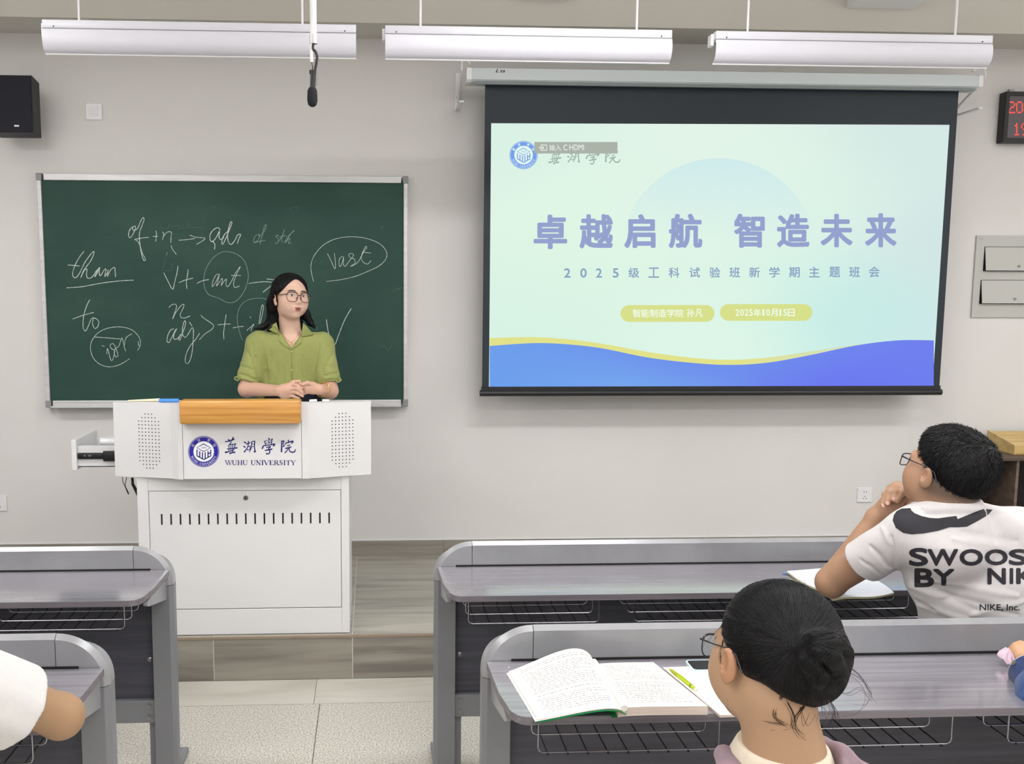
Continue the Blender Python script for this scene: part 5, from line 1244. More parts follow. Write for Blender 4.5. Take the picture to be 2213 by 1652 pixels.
hme = np_mesh('hair', V, Q, M_hair); hair = part('hair', hme, parent=te, label='long straight black hair parted in the middle')
TEACH_HAIR = (hme, V, hair)
eyeglasses('brown framed eyeglasses worn by the teacher at the podium', HC, HR, 1.0, mat('brown_frame', (70, 38, 34), .3), w_=.026, h_=.0235, rr=.0016, sq=2.8, cx=.0345, cz=-.008, fy=-.104, thick_top=1.6)
# necklace and bangles
M_gold = mat('gold', (222, 176, 96), .25, .9); bb_ = bvh_of(te.children[0].data)
pn_ = [hit(bb_, x, y, .0012) for x, y in ((609, 717), (614, 727), (621, 735), (630, 740), (637, 734), (643, 725), (648, 716))]
nk_o = thing('necklace', 'thin necklace with a small gold pendant at the teacher\'s open collar', 'necklace', tuple(pn_[3]))
part('chain', MB().tube(catmull([p for p in pn_ if p], 4), .0008, 6), mat('rose_gold', (190, 120, 90), .3, .8), nk_o)
p = pn_[3]; part('pendant', MB().box(p.x-.0028, p.x+.0028, p.y-.003, p.y-.0005, p.z-.012, p.z-.001, .0006), M_gold, nk_o, 'small gold bar pendant')
wd = (REl-RWr); wd = Vector(wd/np.linalg.norm(wd))
for i, (t_, rr_, tl) in enumerate(((.14, .0335, .15), (.22, .036, -.1))):
    c_ = Vector(RWr)+wd*(.26*t_); a1 = wd.cross(Vector((0, 0, 1))).normalized(); a2 = a1.cross(wd).normalized()
    ring = [c_+(a1*math.cos(q)+a2*math.sin(q))*rr_+wd*tl*rr_*math.sin(q) for q in [2*math.pi*j/32 for j in range(32)]]
    b = part('bracelet', MB().tube(ring, .0013, 8, closed=True), M_gold, smooth=True)
    tag(b, ('thin gold bangle on the teacher\'s wrist, the one nearer her hand', 'thin gold bangle on the teacher\'s wrist, the one nearer her elbow')[i], 'bracelet', 'gold bangles on the teacher')

def tubes_np(name, P, Rr, m, parent, label=None):
    """many thin three sided strands: P (n, k, 3), Rr (n, k)"""
    n, k, _ = P.shape; T = np.gradient(P, axis=1); T /= np.linalg.norm(T, axis=2)[..., None]+1e-12
    up = np.array([.3, .5, .81]); A_ = np.cross(T, up); A_ /= np.linalg.norm(A_, axis=2)[..., None]+1e-12; B2 = np.cross(T, A_)
    V = np.stack([P+(A_*math.cos(q)+B2*math.sin(q))*Rr[..., None] for q in (0, 2.094, 4.189)], 2).reshape(-1, 3)
    base = (np.arange(n)[:, None]*k+np.arange(k-1)[None, :])*3; Q = []
    for a in range(3):
        b = (a+1) % 3; Q.append(np.stack([base+a, base+b, base+3+b, base+3+a], -1).reshape(-1, 4))
    me = np_mesh(name, V, np.concatenate(Q), m); return part(name, me, parent=parent, label=label, kind='stuff')
def flow_strands(bvh, starts, target, steps, step, off0, off1, jitter, rng, bend=0.0):
    out = []
    for p in starts:
        p = Vector(p); path = [p.copy()]; j = Vector(rng.normal(0, jitter, 3)); o = rng.uniform(off0, off1)
        for s_ in range(steps):
            d = (target(p, s_/steps)+j); nrm = bvh.find_nearest(p)
            d = d-nrm[1]*d.dot(nrm[1]); 
            if d.length < 1e-6: d = Vector((0, 0, -1))
            p = p+d.normalized()*step; h = bvh.find_nearest(p); p = h[0]+h[1]*o; path.append(p.copy())
        out.append([tuple(q) for q in path])
    return np.array(out)

hme, V, hair = TEACH_HAIR; bh = bvh_of(hme); rng = np.random.default_rng(3); ids = rng.choice(len(V), 3800); hcv = Vector(HC); sidev = Vector(HR[:, 0])
def tdir(p, t):
    q = p-hcv; s_ = 1 if q.dot(sidev) > 0 else -1; up_ = max(0, min(1, (q.z-.03)/.05)); return sidev*s_*up_+Vector((0, .35*up_, -1+.5*up_))
P = flow_strands(bh, V[ids], tdir, 10, .0075, .0001, .0009, .03, rng)
tubes_np('long_strands', P, np.tile(np.linspace(.0006, .0003, P.shape[1]), (len(P), 1)), M_strand, hair)
# ------------------------------------------------------------------ the student in the white shirt
sc2 = 1.01; R2 = rot(202, 12, -9); skc = PY(2066, 999, 2.48); H2 = skc-R2@np.array([0, .018, .038])*sc2
hand2 = PY(1938, 1082, 2.66)
shL, shR = PY(1968, 1150, 2.52), PY(2200, 1150, 2.55); elL, elR = PY(1797, 1258, 2.74), PY(2290, 1262, 2.74)
wrL = PY(1895, 1118, 2.70); wrR = PY(1985, 1112, 2.66)
f = Field(axis_((1.30, 1.44, .005), (1.44, 1.86, .0028), (1.86, 2.1, .006)), axis_((2.30, 2.84, .0032)), axis_((.70, .96, .005), (.96, 1.37, .0028)))
W2 = add_head(f, H2, R2, sc2, True)
nk2 = PY(2052, 1100, 2.485); f.cap(W2(0, .03, -.045), nk2, .064, .070, .03); f.cap(nk2, nk2-[0, 0, .10], .07, .10, .03)
f.cap(shL, shR, .05, .05, .05); f.ell(PY(2085, 1230, 2.56), (.15, .09, .18), .05)
f.cap(shL, elL, .050, .043, .02); f.cap(elL, wrL, .043, .028, .018); f.ell(elL+[-.006, -.004, -.006], (.036, .036, .036), .02)
f.cap(shR, elR, .05, .043, .02); f.cap(elR, wrR+[.05, 0, -.03], .043, .03, .018); f.cap(wrR+[.05, 0, -.03], wrR, .03, .028, .02)
# near hand clasped under the chin: knuckles up, fingers folded over the other hand
f.cap(wrL, PY(1925, 1096, 2.68), .030, .034, .015); f.cap(PY(1925, 1096, 2.68), PY(1955, 1085, 2.66), .034, .032, .015)
for a, b, c, d in (((1950, 1052, 2.655), (1934, 1064, 2.635), (1932, 1078, 2.625), .0105), ((1938, 1050, 2.665), (1924, 1064, 2.64), (1918, 1086, 2.63), .0108), ((1926, 1056, 2.675), (1914, 1070, 2.65), (1908, 1091, 2.64), .0102), ((1958, 1052, 2.645), (1948, 1066, 2.63), (1938, 1082, 2.62), .0108)):
    f.chain([PY(*a), PY(*b), PY(*c)], (d, d, d*.85), .005)
    f.cap(PY(1965, 1066, 2.665), PY(*a), .014, d, .012)
f.chain([PY(1968, 1088, 2.64), PY(1962, 1098, 2.62), PY(1972, 1103, 2.61)], (.012, .011, .010), .006)
V, Q = f.mesh(); C, L2 = paint_head(V, H2, R2, sc2, SKIN_M, (150, 96, 82))
x, y, z = L2.T
fade = np.clip((.035-z)/.05, 0, 1)*np.clip((z+.092)/.045, 0, 1)*np.clip((y+.02)/.04, 0, 1)*(abs(x) < .076)
C = C*(1-.75*fade[:, None])+LN((34, 30, 30))*.75*fade[:, None]
st = thing('person', 'student with short black hair and glasses in a white printed shirt, chin on clasped hands', 'person', (float(nk2[0]), 2.55, .45))
part('body', np_mesh('body', V, Q, M_skin, C), parent=st)
M_nail = mat('nail', (226, 178, 168), .3)
for c_ in ((1932, 1079, 2.616), (1918, 1088, 2.621), (1909, 1093, 2.632)):
    p = Vector(PY(*c_)); part('fingernail', MB().lathe((0, 0, 0), [(.001, -.0012), (.006, -.0008), (.006, .0004), (.002, .0014)], 10).mesh('fingernail', M_nail, True), parent=st).matrix_basis = Matrix.Translation(p-Vector(st.location)*0)@Matrix.Rotation(math.radians(75), 4, 'X')
# shirt
f = Field(axis_((1.22, 2.16, .0036)), axis_((2.36, 2.84, .0036)), axis_((.56, 1.20, .0036)))
f.ell(PY(2086, 1215, 2.545), (.178, .118, .17), .06); f.cap(PY(2095, 1270, 2.535), PY(2100, 1440, 2.57), .128, .135, .06)
f.cap(shL+[.015, 0, .0], shR, .064, .064, .05); f.cap(nk2+[0, .004, .05], nk2-[0, 0, .09], .073, .12, .03)
f.ell(PY(2010, 1165, 2.47), (.05, .035, .07), .04); f.ell(PY(2160, 1165, 2.48), (.05, .035, .07), .04)
for sh, el in ((shL, elL), (shR, elR)):
    d = (el-sh); Lg = np.linalg.norm(d); d = d/Lg; ce = sh+d*Lg*.58
    f.cap(sh, ce+d*.05, .066, .066, .03)
    cut_end(f, ce, d, .10, .12, .004)
    f.cap(ce+d*.02, ce-d*.05, .053, .053, .003, 'sub')
cut_above(f, nk2, float(nk2[2])+.032, .16)
V, Q = f.mesh(); N_ = normals(V, Q); fs = []
for a, b, r, d in (((1925, 1255), (2040, 1290), .016, .006), ((1930, 1275), (2020, 1320), .012, -.006), ((1945, 1240), (2110, 1320), .014, -.005), ((1960, 1300), (2100, 1345), .014, .006), ((2000, 1250), (2200, 1290), .014, .005), ((2030, 1280), (2200, 1330), .012, -.005), ((1925, 1160), (1935, 1250), .010, -.008), ((1880, 1180), (1925, 1230), .010, -.007), ((1860, 1210), (1915, 1250), .008, -.006), ((2080, 1150), (2200, 1170), .014, -.004), ((2060, 1165), (2210, 1195), .012, .003), ((1995, 1098), (2120, 1100), .012, .003), ((2000, 1112), (2110, 1112), .009, -.004), ((1900, 1130), (1925, 1180), .010, .004), ((2100, 1330), (2213, 1300), .014, .005)):
    fs.append((a, b, r*.8, d*.8))
V = folds_px(V, Q, N_, fs); V = V+N_*(np.sin(V[:, 0]*60+V[:, 2]*35)*np.sin(V[:, 2]*42-V[:, 0]*20)*.0014)[:, None]
wt_me = np_mesh('shirt', V, Q, fabric('white_cotton', (206, 202, 203), (202, 198, 199)), None, 1)
ws = part('shirt', wt_me, parent=st, label='white short sleeved shirt with dark print on the back'); bw = bvh_of(wt_me)
M_print = mat('shirt_print', (36, 34, 42), .75); YB_ = 2.62
sw = [(850,695),(858,712),(880,730),(930,750),(985,762),(1040,765),(1110,755),(1165,748),(1175,770),(1310,715),(1355,700),(1415,705),(1380,745),(1300,790),(1240,822),(1180,826),(1120,825),(1040,850),(940,868),(860,875),(800,865),(750,830),(728,780),(735,745),(755,715),(790,697)]
swp = [(1700+a/3.177, 880+b/3.177) for a, b in sw]
part('tick_print', projected(swp, [tuple(range(len(swp)))], bw, .0016, 5, YB_), M_print, ws, 'dark curved tick print across the shoulders')
def shirt_text(items, off=.03, nm='lettering', lab=None):
    for ch, x0, y0, x1, y1 in items:
        vs, fs_, _ = glyph(ch); pts = []; fcs = []
        ex = off*(y1-y0)
        for q in range(8):
            dx, dy = ex*math.cos(q*math.pi/4), ex*math.sin(q*math.pi/4); o = len(pts)
            pts += [(x0+ex+dx+(x1-x0-2*ex)*u, y1-ey_+dy+(y0-y1+2*ey_)*v) for ey_ in (ex,) for u, v in vs]; fcs += [tuple(i+o for i in f_) for f_ in fs_]
        part(nm, projected(pts, fcs, bw, .0012, 7, YB_), M_print, ws, lab)
shirt_text([('S', 1964, 1184.5, 2006, 1224.5), ('W', 2004, 1187, 2071, 1224), ('O', 2073.5, 1187, 2124.5, 1223.5), ('O', 2128, 1187.5, 2178, 1222.5), ('S', 2180, 1187, 2221, 1222.5), ('H', 2226, 1188, 2266, 1222),
            ('B', 1976, 1228.6, 2019, 1270), ('Y', 2016, 1230, 2063, 1266.5), ('N', 2134, 1228, 2174, 1264), ('I', 2182, 1228, 2190, 1263), ('K', 2196, 1228, 2236, 1263), ('E', 2240, 1228, 2272, 1262)], .055, 'print_letter')
shirt_text([('NIKE, Inc.', 2117, 1306.5, 2204, 1322), ('POWERM', 2108, 1338, 2196, 1352)], .02, 'small_print')
# trousers on the flip seat
f = Field(axis_((1.45, 2.05, .008)), axis_((2.42, 2.86, .008)), axis_((.38, .70, .008)))
cx2 = float(PY(2100, 1400, 2.57)[0])
f.ell((cx2, 2.56, .56), (.17, .12, .11), .04)
for sx in (-1, 1): f.cap((cx2+sx*.09, 2.6, .54), (cx2+sx*.13, 2.80, .52), .085, .07, .03)
V, Q = f.mesh(); part('trousers', np_mesh('trousers', V, Q, fabric('dark_trousers', (38, 38, 46))), parent=st)
seat = thing('flip_seat', 'dark flip seat behind the second row desk rail, under the student in the white shirt', 'seat', (cx2, 2.55, .42))
part('seat_pan', MB().box(cx2-.2, cx2+.2, 2.42, 2.74, .42, .445, .006), M_mod, seat); part('hinge_arm', MB().box(cx2-.17, cx2-.14, 2.36, 2.6, .38, .42, .003), M_leg, seat); part('hinge_arm', MB().box(cx2+.14, cx2+.17, 2.36, 2.6, .38, .42, .003), M_leg, seat)
# short hair
def local(R, c, s): return lambda X, Y, Z: [((X-c[0])*R[0, i]+(Y-c[1])*R[1, i]+(Z-c[2])*R[2, i])/s for i in range(3)]
f = Field(axis_((H2[0]-.17, H2[0]+.17, .003)), axis_((H2[1]-.17, H2[1]+.17, .003)), axis_((H2[2]-.12, H2[2]+.17, .003)))
f.ell(W2(0, .024, .046), np.array((.086, .104, .086))*sc2, .01, R2); f.ell(W2(0, -.01, .080), np.array((.064, .07, .046))*sc2, .03, R2); f.ell(W2(0, .06, .02), np.array((.075, .060, .07))*sc2, .03, R2)
lo2 = local(R2, H2, sc2)
def cut2(X, Y, Z):
    x, y, z = lo2(X, Y, Z)
    zb = np.where(y > .0, -.020-.38*np.clip(y-.0, 0, .1), -.020+.9*np.clip(-y, 0, .2)); return np.minimum(z-zb, 10)
f.op(cut2, H2-.2, H2+.2, .008, 'sub')
V, Q = f.mesh(); hm = np_mesh('hair', V, Q, M_hair)
hr2 = part('hair', hm, parent=st, label='short black hair with a crown whorl'); bh = bvh_of(hm)
N_ = normals(V, Q); rng = np.random.default_rng(5); ids = rng.choice(len(V), 9000); P0 = V[ids]+N_[ids]*.0; wh = Vector(W2(-.015, .09, .095))
tgt = lambda p, t: (p-wh).normalized()
ls = lambda p, t: (Vector(p)-wh)
paths = []
for i in ids:
    p = Vector(V[i]); n_ = Vector(N_[i]); r_ = p-wh; tdir = (r_-n_*r_.dot(n_)); 
    if tdir.length < 1e-5: tdir = Vector((1, 0, 0))
    tdir.normalize(); sw_ = n_.cross(tdir)*.45; tdir = (tdir+sw_+Vector(rng.normal(0, .22, 3))).normalized(); L_ = rng.uniform(.009, .019)
    paths.append([tuple(p-n_*.001), tuple(p+tdir*L_*.4+n_*.0014), tuple(p+tdir*L_*.75+n_*.0018), tuple(p+tdir*L_+n_*rng.uniform(.0004, .0032))])
tubes_np('short_strands', np.array(paths), np.tile([.0007, .0007, .0005, .0002], (len(paths), 1)), M_strand, hr2)
eyeglasses('dark framed eyeglasses on the student in the white shirt', H2, R2, sc2, mat('navy_frame', (24, 24, 44), .35), w_=.026, h_=.0175, rr=.0014, sq=3.6, cx=.034, cz=-.003, fy=-.103, thick_top=1.3)

# ------------------------------------------------------------------ the girl with the bun
sc3 = 1.02; R3 = rot(195, -9, -12); sk3 = PY(1686, 1377, 1.45); H3 = sk3-R3@np.array([0, .018, .038])*sc3
nk3 = PY(1693, 1625, 1.425)
f = Field(axis_((.34, .50, .006), (.50, .84, .0022), (.84, 1.0, .006)), axis_((1.18, 1.62, .0028)), axis_((.70, .93, .006), (.93, 1.25, .0022)))
W3 = add_head(f, H3, R3, sc3)
f.cap(W3(.0, .030, -.040), nk3, .053, .054, .03); f.cap(W3(.012, .040, -.055), nk3+[.002, -.004, .0], .044, .05, .03)
f.cap(nk3, nk3-[0, -.01, .09], .056, .10, .03); f.cap(nk3-[.15, 0, .115], nk3-[-.15, 0, .115], .05, .05, .04)
V, Q = f.mesh(); C, L3 = paint_head(V, H3, R3, sc3, SKIN_G, (176, 110, 98))
x, y, z = L3.T; ear = (abs(x) > .072)&(z < .03)&(z > -.045)&(y > -.02)&(y < .04); C[ear] = C[ear]*np.array((.98, .80, .74))
gi = thing('person', 'girl with black hair in a low bun, glasses and a mauve jacket, seen from behind', 'person', (float(nk3[0]), 1.42, .45))
part('body', np_mesh('body', V, Q, M_skin, C), parent=gi)
# cream shirt and mauve hooded jacket
f = Field(axis_((.30, 1.05, .0035)), axis_((1.2, 1.65, .0035)), axis_((.60, .99, .0035)))
f.cap(nk3+[0, 0, .04], nk3-[0, -.01, .10], .0605, .118, .03); f.cap(nk3-[.14, 0, .125], nk3-[-.14, 0, .125], .06, .06, .05); f.ell(nk3-[0, -.02, .25], (.17, .11, .16), .05)
cut_above(f, nk3, float(nk3[2])+.012, .14)
V, Q = f.mesh(); part('inner_shirt', np_mesh('inner_shirt', V, Q, fabric('cream_knit', (226, 214, 196), (218, 206, 188)), None, 1), parent=gi, label='cream shirt collar')
f = Field(axis_((.26, 1.10, .0035)), axis_((1.15, 1.68, .0035)), axis_((.60, 1.0, .0035)))
f.cap(nk3-[.165, 0, .136], nk3-[-.165, 0, .136], .074, .074, .05); f.ell(nk3-[0, -.01, .25], (.20, .135, .18), .06); f.cap(nk3-[0, 0, .06], nk3-[0, -.01, .13], .080, .13, .03)
for a, b, r in (((-.062, -.048, -.026), (-.094, -.015, -.024), .017), ((-.094, -.015, -.024), (-.085, .035, -.022), .017), ((.066, -.048, -.004), (.086, -.012, -.004), .017), ((.086, -.012, -.004), (.084, .035, -.010), .017), ((.086, -.02, -.012), (.15, -.02, -.045), .020), ((-.07, -.045, -.03), (-.12, -.03, -.045), .016)): f.cap(nk3+a, nk3+b, r, r, .02)
f.cap(nk3+[.0, -.02, -.05], nk3+[.0, -.02, .1], .073, .082, .01, 'sub')
V, Q = f.mesh(); N_ = normals(V, Q)
V = folds(V, N_, [(nk3+[.08, -.10, -.05], nk3+[.2, -.07, -.09], .012, -.005), (nk3+[.07, -.10, -.07], nk3+[.16, -.09, -.11], .012, .005), (nk3+[-.08, -.1, -.06], nk3+[-.18, -.08, -.09], .012, -.005)])
part('jacket', np_mesh('jacket', V, Q, fabric('mauve_cloth', (142, 120, 130), (132, 110, 120)), None, 1), parent=gi, label='mauve hooded jacket')
for sx in (-1, 1):
    pass
f = Field(axis_((.40, 1.05, .008)), axis_((1.2, 1.85, .008)), axis_((.36, .80, .008)))
f.ell((float(nk3[0]), 1.44, .55), (.17, .12, .12), .04)
for sx in (-1, 1): f.cap((float(nk3[0])+sx*.09, 1.5, .54), (float(nk3[0])+sx*.12, 1.80, .53), .085, .07, .03)
V, Q = f.mesh(); part('trousers', np_mesh('trousers', V, Q, fabric('dark_trousers', (38, 38, 46))), parent=gi)
# pulled back hair and bun
f = Field(axis_((H3[0]-.17, H3[0]+.19, .0024)), axis_((H3[1]-.2, H3[1]+.17, .0026)), axis_((H3[2]-.14, H3[2]+.16, .0024)))
f.ell(W3(0, .020, .042), np.array((.0835, .104, .0875))*sc3, .01, R3); f.ell(W3(0, .055, -.015), np.array((.070, .062, .070))*sc3, .035, R3)
lo3 = local(R3, H3, sc3)
def cut3(X, Y, Z):
    x, y, z = lo3(X, Y, Z)
    yb = np.where(z > .02, -.052-.0*z, -.052+1.6*(.02-z)); yb = np.minimum(yb, .026); a_ = y-yb    # front edge runs from temple to behind the ear
    zb = -.047+.30*np.abs(x); return np.minimum(np.minimum(a_, z-zb)*1.0, np.where(y < -.05, np.maximum((.088-z)*-1, -1), 1))
f.op(cut3, H3-.2, H3+.22, .006, 'sub')
bunc = PY(1760, 1432, 1.355)
f.ell(bunc, (.046, .036, .044), .025); f.ell(PY(1784, 1412, 1.37), (.034, .036, .040), .02); f.ell(PY(1745, 1470, 1.365), (.050, .032, .030), .025)
root = PY(1722, 1400, 1.335)
for pts, rs in (([(1724, 1402, 1.340), (1758, 1384, 1.328), (1795, 1388, 1.330), (1822, 1412, 1.345), (1828, 1442, 1.365)], (.006, .012, .015, .014, .008)), ([(1728, 1410, 1.338), (1765, 1408, 1.318), (1795, 1420, 1.318), (1808, 1448, 1.330), (1795, 1478, 1.345)], (.006, .013, .015, .014, .008)), ([(1728, 1418, 1.338), (1750, 1436, 1.318), (1768, 1462, 1.320), (1755, 1492, 1.338)], (.006, .013, .014, .008)), ([(1800, 1395, 1.34), (1775, 1372, 1.345), (1740, 1380, 1.345), (1718, 1402, 1.345)], (.010, .009, .008, .006))):
    f.chain([PY(*p) for p in pts], rs, .0035)
V, Q = f.mesh(); N_ = normals(V, Q); hm3 = np_mesh('hair', V, Q, M_hair)
hr3 = part('hair', hm3, parent=gi, label='black hair pulled back into a low bun'); bh = bvh_of(hm3); rng = np.random.default_rng(11)
rt = Vector(root); bc = Vector(bunc); isb = (np.linalg.norm(V-bunc, axis=1) < .052)&(V[:, 1] < bunc[1]+.015)
sk = np.where(~isb & (np.linalg.norm(V-root, axis=1) > .014))[0]; ids = rng.choice(sk, 3200)
P = flow_strands(bh, V[ids], lambda p, t: (rt-p).normalized(), 12, .0085, .0002, .0011, .05, rng)
# stop the strands once they reach the bun root
tubes_np('pulled_strands', P, np.tile(np.linspace(.00055, .0004, P.shape[1]), (len(P), 1)), M_strand, hr3)
bi = rng.choice(np.where(isb)[0], 1300); axb = Vector((-.55, .75, .35)).normalized()
P = flow_strands(bh, V[bi], lambda p, t: axb.cross(p-bc).normalized()+(bc-p)*2, 9, .007, .0003, .0016, .12, rng)
tubes_np('bun_strands', P, np.tile(np.linspace(.0006, .0003, P.shape[1]), (len(P), 1)), M_strand, hr3)
# loose wisps
bgb = bvh_of(gi.children[0].data)
ws_ = []
def wisp(px, Y0, n, spread, rng=rng):
    for _ in range(n):
        j = rng.normal(0, spread, 2); q = []
        for i, (x, y) in enumerate(px):
            xx, yy = x+j[0]*(.3+i*.5)+rng.normal(0, 1.5), y+j[1]*(.3+i*.5)+rng.normal(0, 1.5); p0 = PY(xx, yy, Y0+rng.normal(0, .004)); h = hit(bgb, xx, yy, .0015)
            q.append(Vector(p0) if h is None or h.y > p0[1] else h)
        c_ = catmull(q, 6); ws_.append([tuple(c_[int(round(t*(len(c_)-1)/23))]) for t in range(24)])
wisp([(1825, 1450), (1860, 1470), (1880, 1500), (1868, 1530), (1840, 1535)], 1.37, 3, 5); wisp([(1830, 1440), (1858, 1460), (1884, 1505)], 1.37, 4, 4); wisp([(1800, 1490), (1830, 1500), (1860, 1490), (1885, 1515)], 1.37, 3, 5)
wisp([(1790, 1510), (1805, 1545), (1795, 1575)], 1.37, 12, 5); wisp([(1770, 1510), (1780, 1530), (1790, 1550)], 1.37, 10, 7); wisp([(1700, 1520), (1712, 1545), (1718, 1575), (1735, 1590)], 1.372, 6, 5); wisp([(1690, 1500), (1670, 1545), (1690, 1565), (1650, 1560)], 1.372, 6, 5); wisp([(1740, 1525), (1722, 1550), (1716, 1575)], 1.37, 6, 4); wisp([(1730, 1530), (1745, 1570), (1760, 1540)], 1.37, 2, 4)
wisp([(1570, 1330), (1552, 1370), (1545, 1385)], 1.47, 4, 3); wisp([(1606, 1290), (1625, 1272), (1655, 1260), (1700, 1255)], 1.45, 7, 2); wisp([(1650, 1262), (1695, 1252), (1740, 1260)], 1.44, 7, 2); wisp([(1562, 1385), (1556, 1420), (1560, 1450)], 1.49, 5, 3); wisp([(1565, 1350), (1535, 1380), (1525, 1400)], 1.47, 2, 3)
P = np.array(ws_); tubes_np('loose_wisps', P, np.tile(np.linspace(.00032, .00018, 24), (len(P), 1)), M_strand, hr3)
eyeglasses('thin dark metal eyeglasses on the girl with the bun', H3, R3, sc3, mat('gunmetal', (50, 48, 54), .3, .5), w_=.027, h_=.020, rr=.0011, sq=3.0, cx=.035, cz=-.004, fy=-.103, thick_top=1.6, temple_m=M_black)

# ------------------------------------------------------------------ two more students, mostly outside the frame
def simple_person(label, hc, yaw, nk, shs, els, wrs, skin, m_shirt, hair_rgb, res=.0045, sleeve=.5, sr=.066, extra=None, hip=None, long_hair=False):
    hc = np.array(hc, dtype=float); nk = np.array(nk, dtype=float); Rr = rot(yaw, -6, 0)
    allp = np.array([hc, nk]+list(shs)+list(els)+list(wrs)); lo = allp.min(0)-.16; hi = allp.max(0)+.16; lo[2] = min(lo[2], .50)
    t = thing('person', label, 'person', (float(nk[0]), float(nk[1]), .45))
    f = Field(axis_((lo[0], hi[0], res)), axis_((lo[1], hi[1], res)), axis_((lo[2], hi[2], res)))
    Wl = add_head(f, hc, Rr, 1.0, True); f.cap(Wl(0, .03, -.05), nk, .055, .058, .03); f.cap(nk, nk-[0, 0, .08], .06, .10, .03)
    f.cap(shs[0], shs[1], .045, .045, .05)
    for sh, el, wr in zip(shs, els, wrs): f.cap(sh, el, .048, .044, .02); f.cap(el, wr, .044, .027, .02)
    if extra: extra(f)
    V, Q = f.mesh(); C, _ = paint_head(V, hc, Rr, 1.0, skin); part('body', np_mesh('body', V, Q, M_skin, C), parent=t)
    f = Field(axis_((lo[0], hi[0], res)), axis_((lo[1], hi[1], res)), axis_((.45, hi[2], res)))
    c_ = (shs[0]+shs[1])/2; f.ell(c_-[0, 0, .09], (.175, .115, .16), .05); f.cap(c_-[0, 0, .2], c_-[0, 0, .42], .125, .135, .05); f.cap(shs[0], shs[1], .062, .062, .05); f.cap(nk+[0, 0, .03], nk-[0, 0, .08], .0645, .11, .03)
    for sh, el, wr in zip(shs, els, wrs):
        d = (el-sh); Lg = np.linalg.norm(d); d = d/Lg
        if sleeve < 1:
            ce = sh+d*Lg*sleeve; f.cap(sh-[0, 0, .008], ce+d*.05-[0, 0, .014], sr, sr*1.10, .03); cut_end(f, ce, d, .14, .22); f.cap(ce+d*.02, ce-d*.04, .056, .056, .003, 'sub')
        else:
            f.cap(sh, el, sr, sr*.9, .03); d2 = wr-el; L2_ = np.linalg.norm(d2); d2 = d2/L2_; ce = el+d2*L2_*(sleeve-1); f.cap(el, ce, sr*.9, .046, .02); cut_end(f, ce, d2, .09, .14, .002)
    cut_above(f, nk, float(nk[2])+.012, .14)
    V, Q = f.mesh(); N_ = normals(V, Q); V = V+N_*((np.sin(V[:, 0]*55+V[:, 2]*60)*np.sin(V[:, 1]*47+V[:, 2]*23))*.002)[:, None]
    s_ = part('shirt', np_mesh('shirt', V, Q, m_shirt, None, 1), parent=t)
    f = Field(axis_((hc[0]-.13, hc[0]+.13, .004)), axis_((hc[1]-.15, hc[1]+.15, .004)), axis_((hc[2]-.12, hc[2]+.15, .004)))
    f.ell(Wl(0, .022, .042), (.087, .106, .092), .01, Rr); f.ell(Wl(0, .06, -.01), (.07, .055, .07), .03, Rr); lo_ = local(Rr, hc, 1.0)
    def cut(X, Y, Z):
        x, y, z = lo_(X, Y, Z); return z-np.where(y > 0, -.03-.4*np.clip(y, 0, .1), -.03+1.4*np.clip(-y, 0, .2))
    f.op(cut, hc-.2, hc+.2, .006, 'sub'); V, Q = f.mesh(); part('hair', np_mesh('hair', V, Q, M_hair), parent=t)
    f = Field(axis_((nk[0]-.28, nk[0]+.28, .01)), axis_((nk[1]-.2, nk[1]+.45, .01)), axis_((.36, .72, .01))); f.ell((nk[0], nk[1]+.02, .55), (.17, .12, .12), .04)
    for sx in (-1, 1): f.cap((nk[0]+sx*.09, nk[1]+.08, .54), (nk[0]+sx*.12, nk[1]+.38, .53), .085, .07, .03)
    V, Q = f.mesh(); part('trousers', np_mesh('trousers', V, Q, fabric('dark_trousers', (38, 38, 46))), parent=t)
    return t, s_
# lower left: bare elbow out of a white sleeve
elA = PY(132, 1549, 1.915); shA = PY(-130, 1455, 1.72)
tA, sA = simple_person('student in a white short sleeved shirt at the lower left, bare elbow toward the aisle', shA+[-.20, .05, .235], 185, shA+[-.19, .0, .10], [shA, shA+[-.38, 0, 0]], [elA, shA+[-.42, .2, -.15]], [elA+[-.20, .12, .03], shA+[-.20, .32, -.10]], (164, 130, 100), fabric('white_cotton_2', (212, 210, 210), (208, 206, 206)), (20, 20, 22), .004, .62, .080)
# right edge: denim sleeve, hand with a pink tissue
elB = PY(2262, 1512, 2.03); wrB = PY(2222, 1434, 2.17); shB = elB+[.12, -.27, .24]
def fist(f):
    c0 = PY(2212, 1412, 2.22)
    f.ell(c0, (.034, .036, .026), .012)
    for i in range(4): 
        a = PY(2196+i*3, 1398+i*11, 2.22+.008); f.cap(a, a+[-.006, -.018, -.012], .0095, .009, .005); f.cap(a+[.016, .006, .004], a, .010, .0095, .006)
    f.cap(c0+[-.005, -.03, -.004], c0+[-.028, -.02, .0], .0105, .009, .006)
tB, sB = simple_person('student in a blue denim jacket at the right edge, only sleeve and hand in view', shB+[.20, .05, .215], 178, shB+[.19, 0, .07], [shB, shB+[.38, 0, 0]], [elB, shB+[.42, .2, -.2]], [wrB, shB+[.2, .30, -.2]], (196, 152, 118), fabric('denim', (58, 84, 132), (40, 62, 106)), (20, 20, 22), .004, 1.62, .068, fist)
dv = Vector(wrB-elB).normalized(); cc = Vector(elB)+(Vector(wrB)-Vector(elB))*.66; a1 = dv.cross(Vector((0, 0, 1))).normalized(); a2 = a1.cross(dv)
k = MB(); rows = []
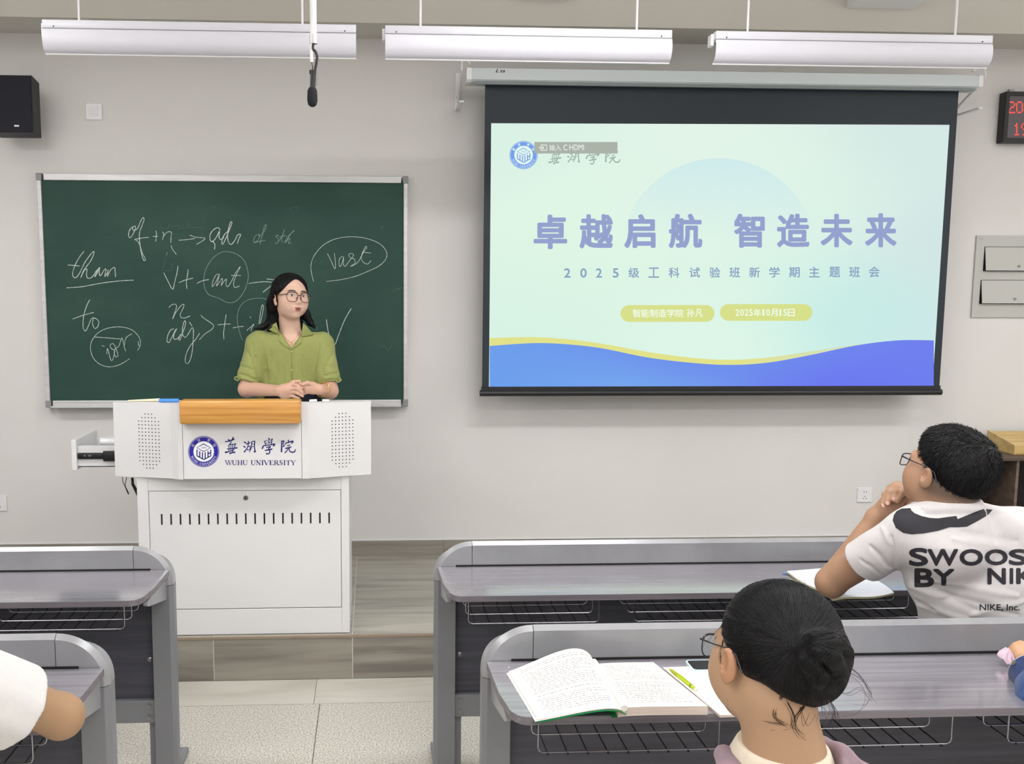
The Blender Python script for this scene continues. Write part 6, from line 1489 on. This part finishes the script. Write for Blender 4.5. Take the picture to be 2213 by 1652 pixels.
for t_ in (0, 1):
    rows.append([cc+dv*(-.055+t_*.062)+(a1*math.cos(q)+a2*math.sin(q))*(.050+t_*.004) for q in [2*math.pi*j/28 for j in range(29)]])
k.strip(rows[0], rows[1]); k.strip([p+(p-cc).normalized()*-.004 for p in rows[1]], [p+(p-cc).normalized()*-.004 for p in rows[0]]); k.strip(rows[1], [p+(p-cc).normalized()*-.004 for p in rows[1]])
part('cuff', k, fabric('denim_dark', (36, 48, 92), (46, 66, 110)), sB, 'dark denim cuff', smooth=True)
part('cuff_seam', MB().tube([p for p in rows[1][:-1]], .0016, 6, closed=True), mat('seam_thread', (170, 164, 160), .8), sB, 'pale stitched edge')
bt = cc+dv*-.02-a1*.0; h = cc+(a1*math.cos(2.6)+a2*math.sin(2.6))*.052
part('button', MB().cyl(h, h-cc, .007, .003, 14), M_steel, sB)
# pink tissue in that hand
ti = [PY(2155, 1413, 2.235), PY(2170, 1403, 2.245), PY(2192, 1400, 2.25), PY(2196, 1420, 2.21), PY(2192, 1440, 2.195), PY(2172, 1428, 2.21)]
k = MB(); P = []; cen = sum(ti)/6+np.array([0, 0, .006])
n = len(ti); rr = []
for i in range(n*4):
    a_ = ti[i//4]; b_ = ti[(i//4+1) % n]; rr.append(a_+(b_-a_)*(i % 4)/4+np.array([0, 0, .004*math.sin(i*1.9)]))
mid = [cen+(p-cen)*.55+np.array([0, 0, .007+.004*math.sin(j*2.3)]) for j, p in enumerate(rr)]; m_ = len(rr)
low = [p-np.array([0, 0, .004]) for p in rr]
k.add([tuple(p) for p in rr+mid+[cen+np.array([0, 0, .008])]+low], [(i, (i+1) % m_, m_+(i+1) % m_, m_+i) for i in range(m_)]+[(m_+i, m_+(i+1) % m_, 2*m_) for i in range(m_)]+[(2*m_+1+i, 2*m_+1+(i+1) % m_, (i+1) % m_, i) for i in range(m_)]+[tuple(2*m_+1+i for i in range(m_))])
tag(part('tissue', k, mat('pink_tissue', (214, 188, 204), .9), smooth=60), 'crumpled pink tissue in the hand of the student in the denim jacket', 'tissue')
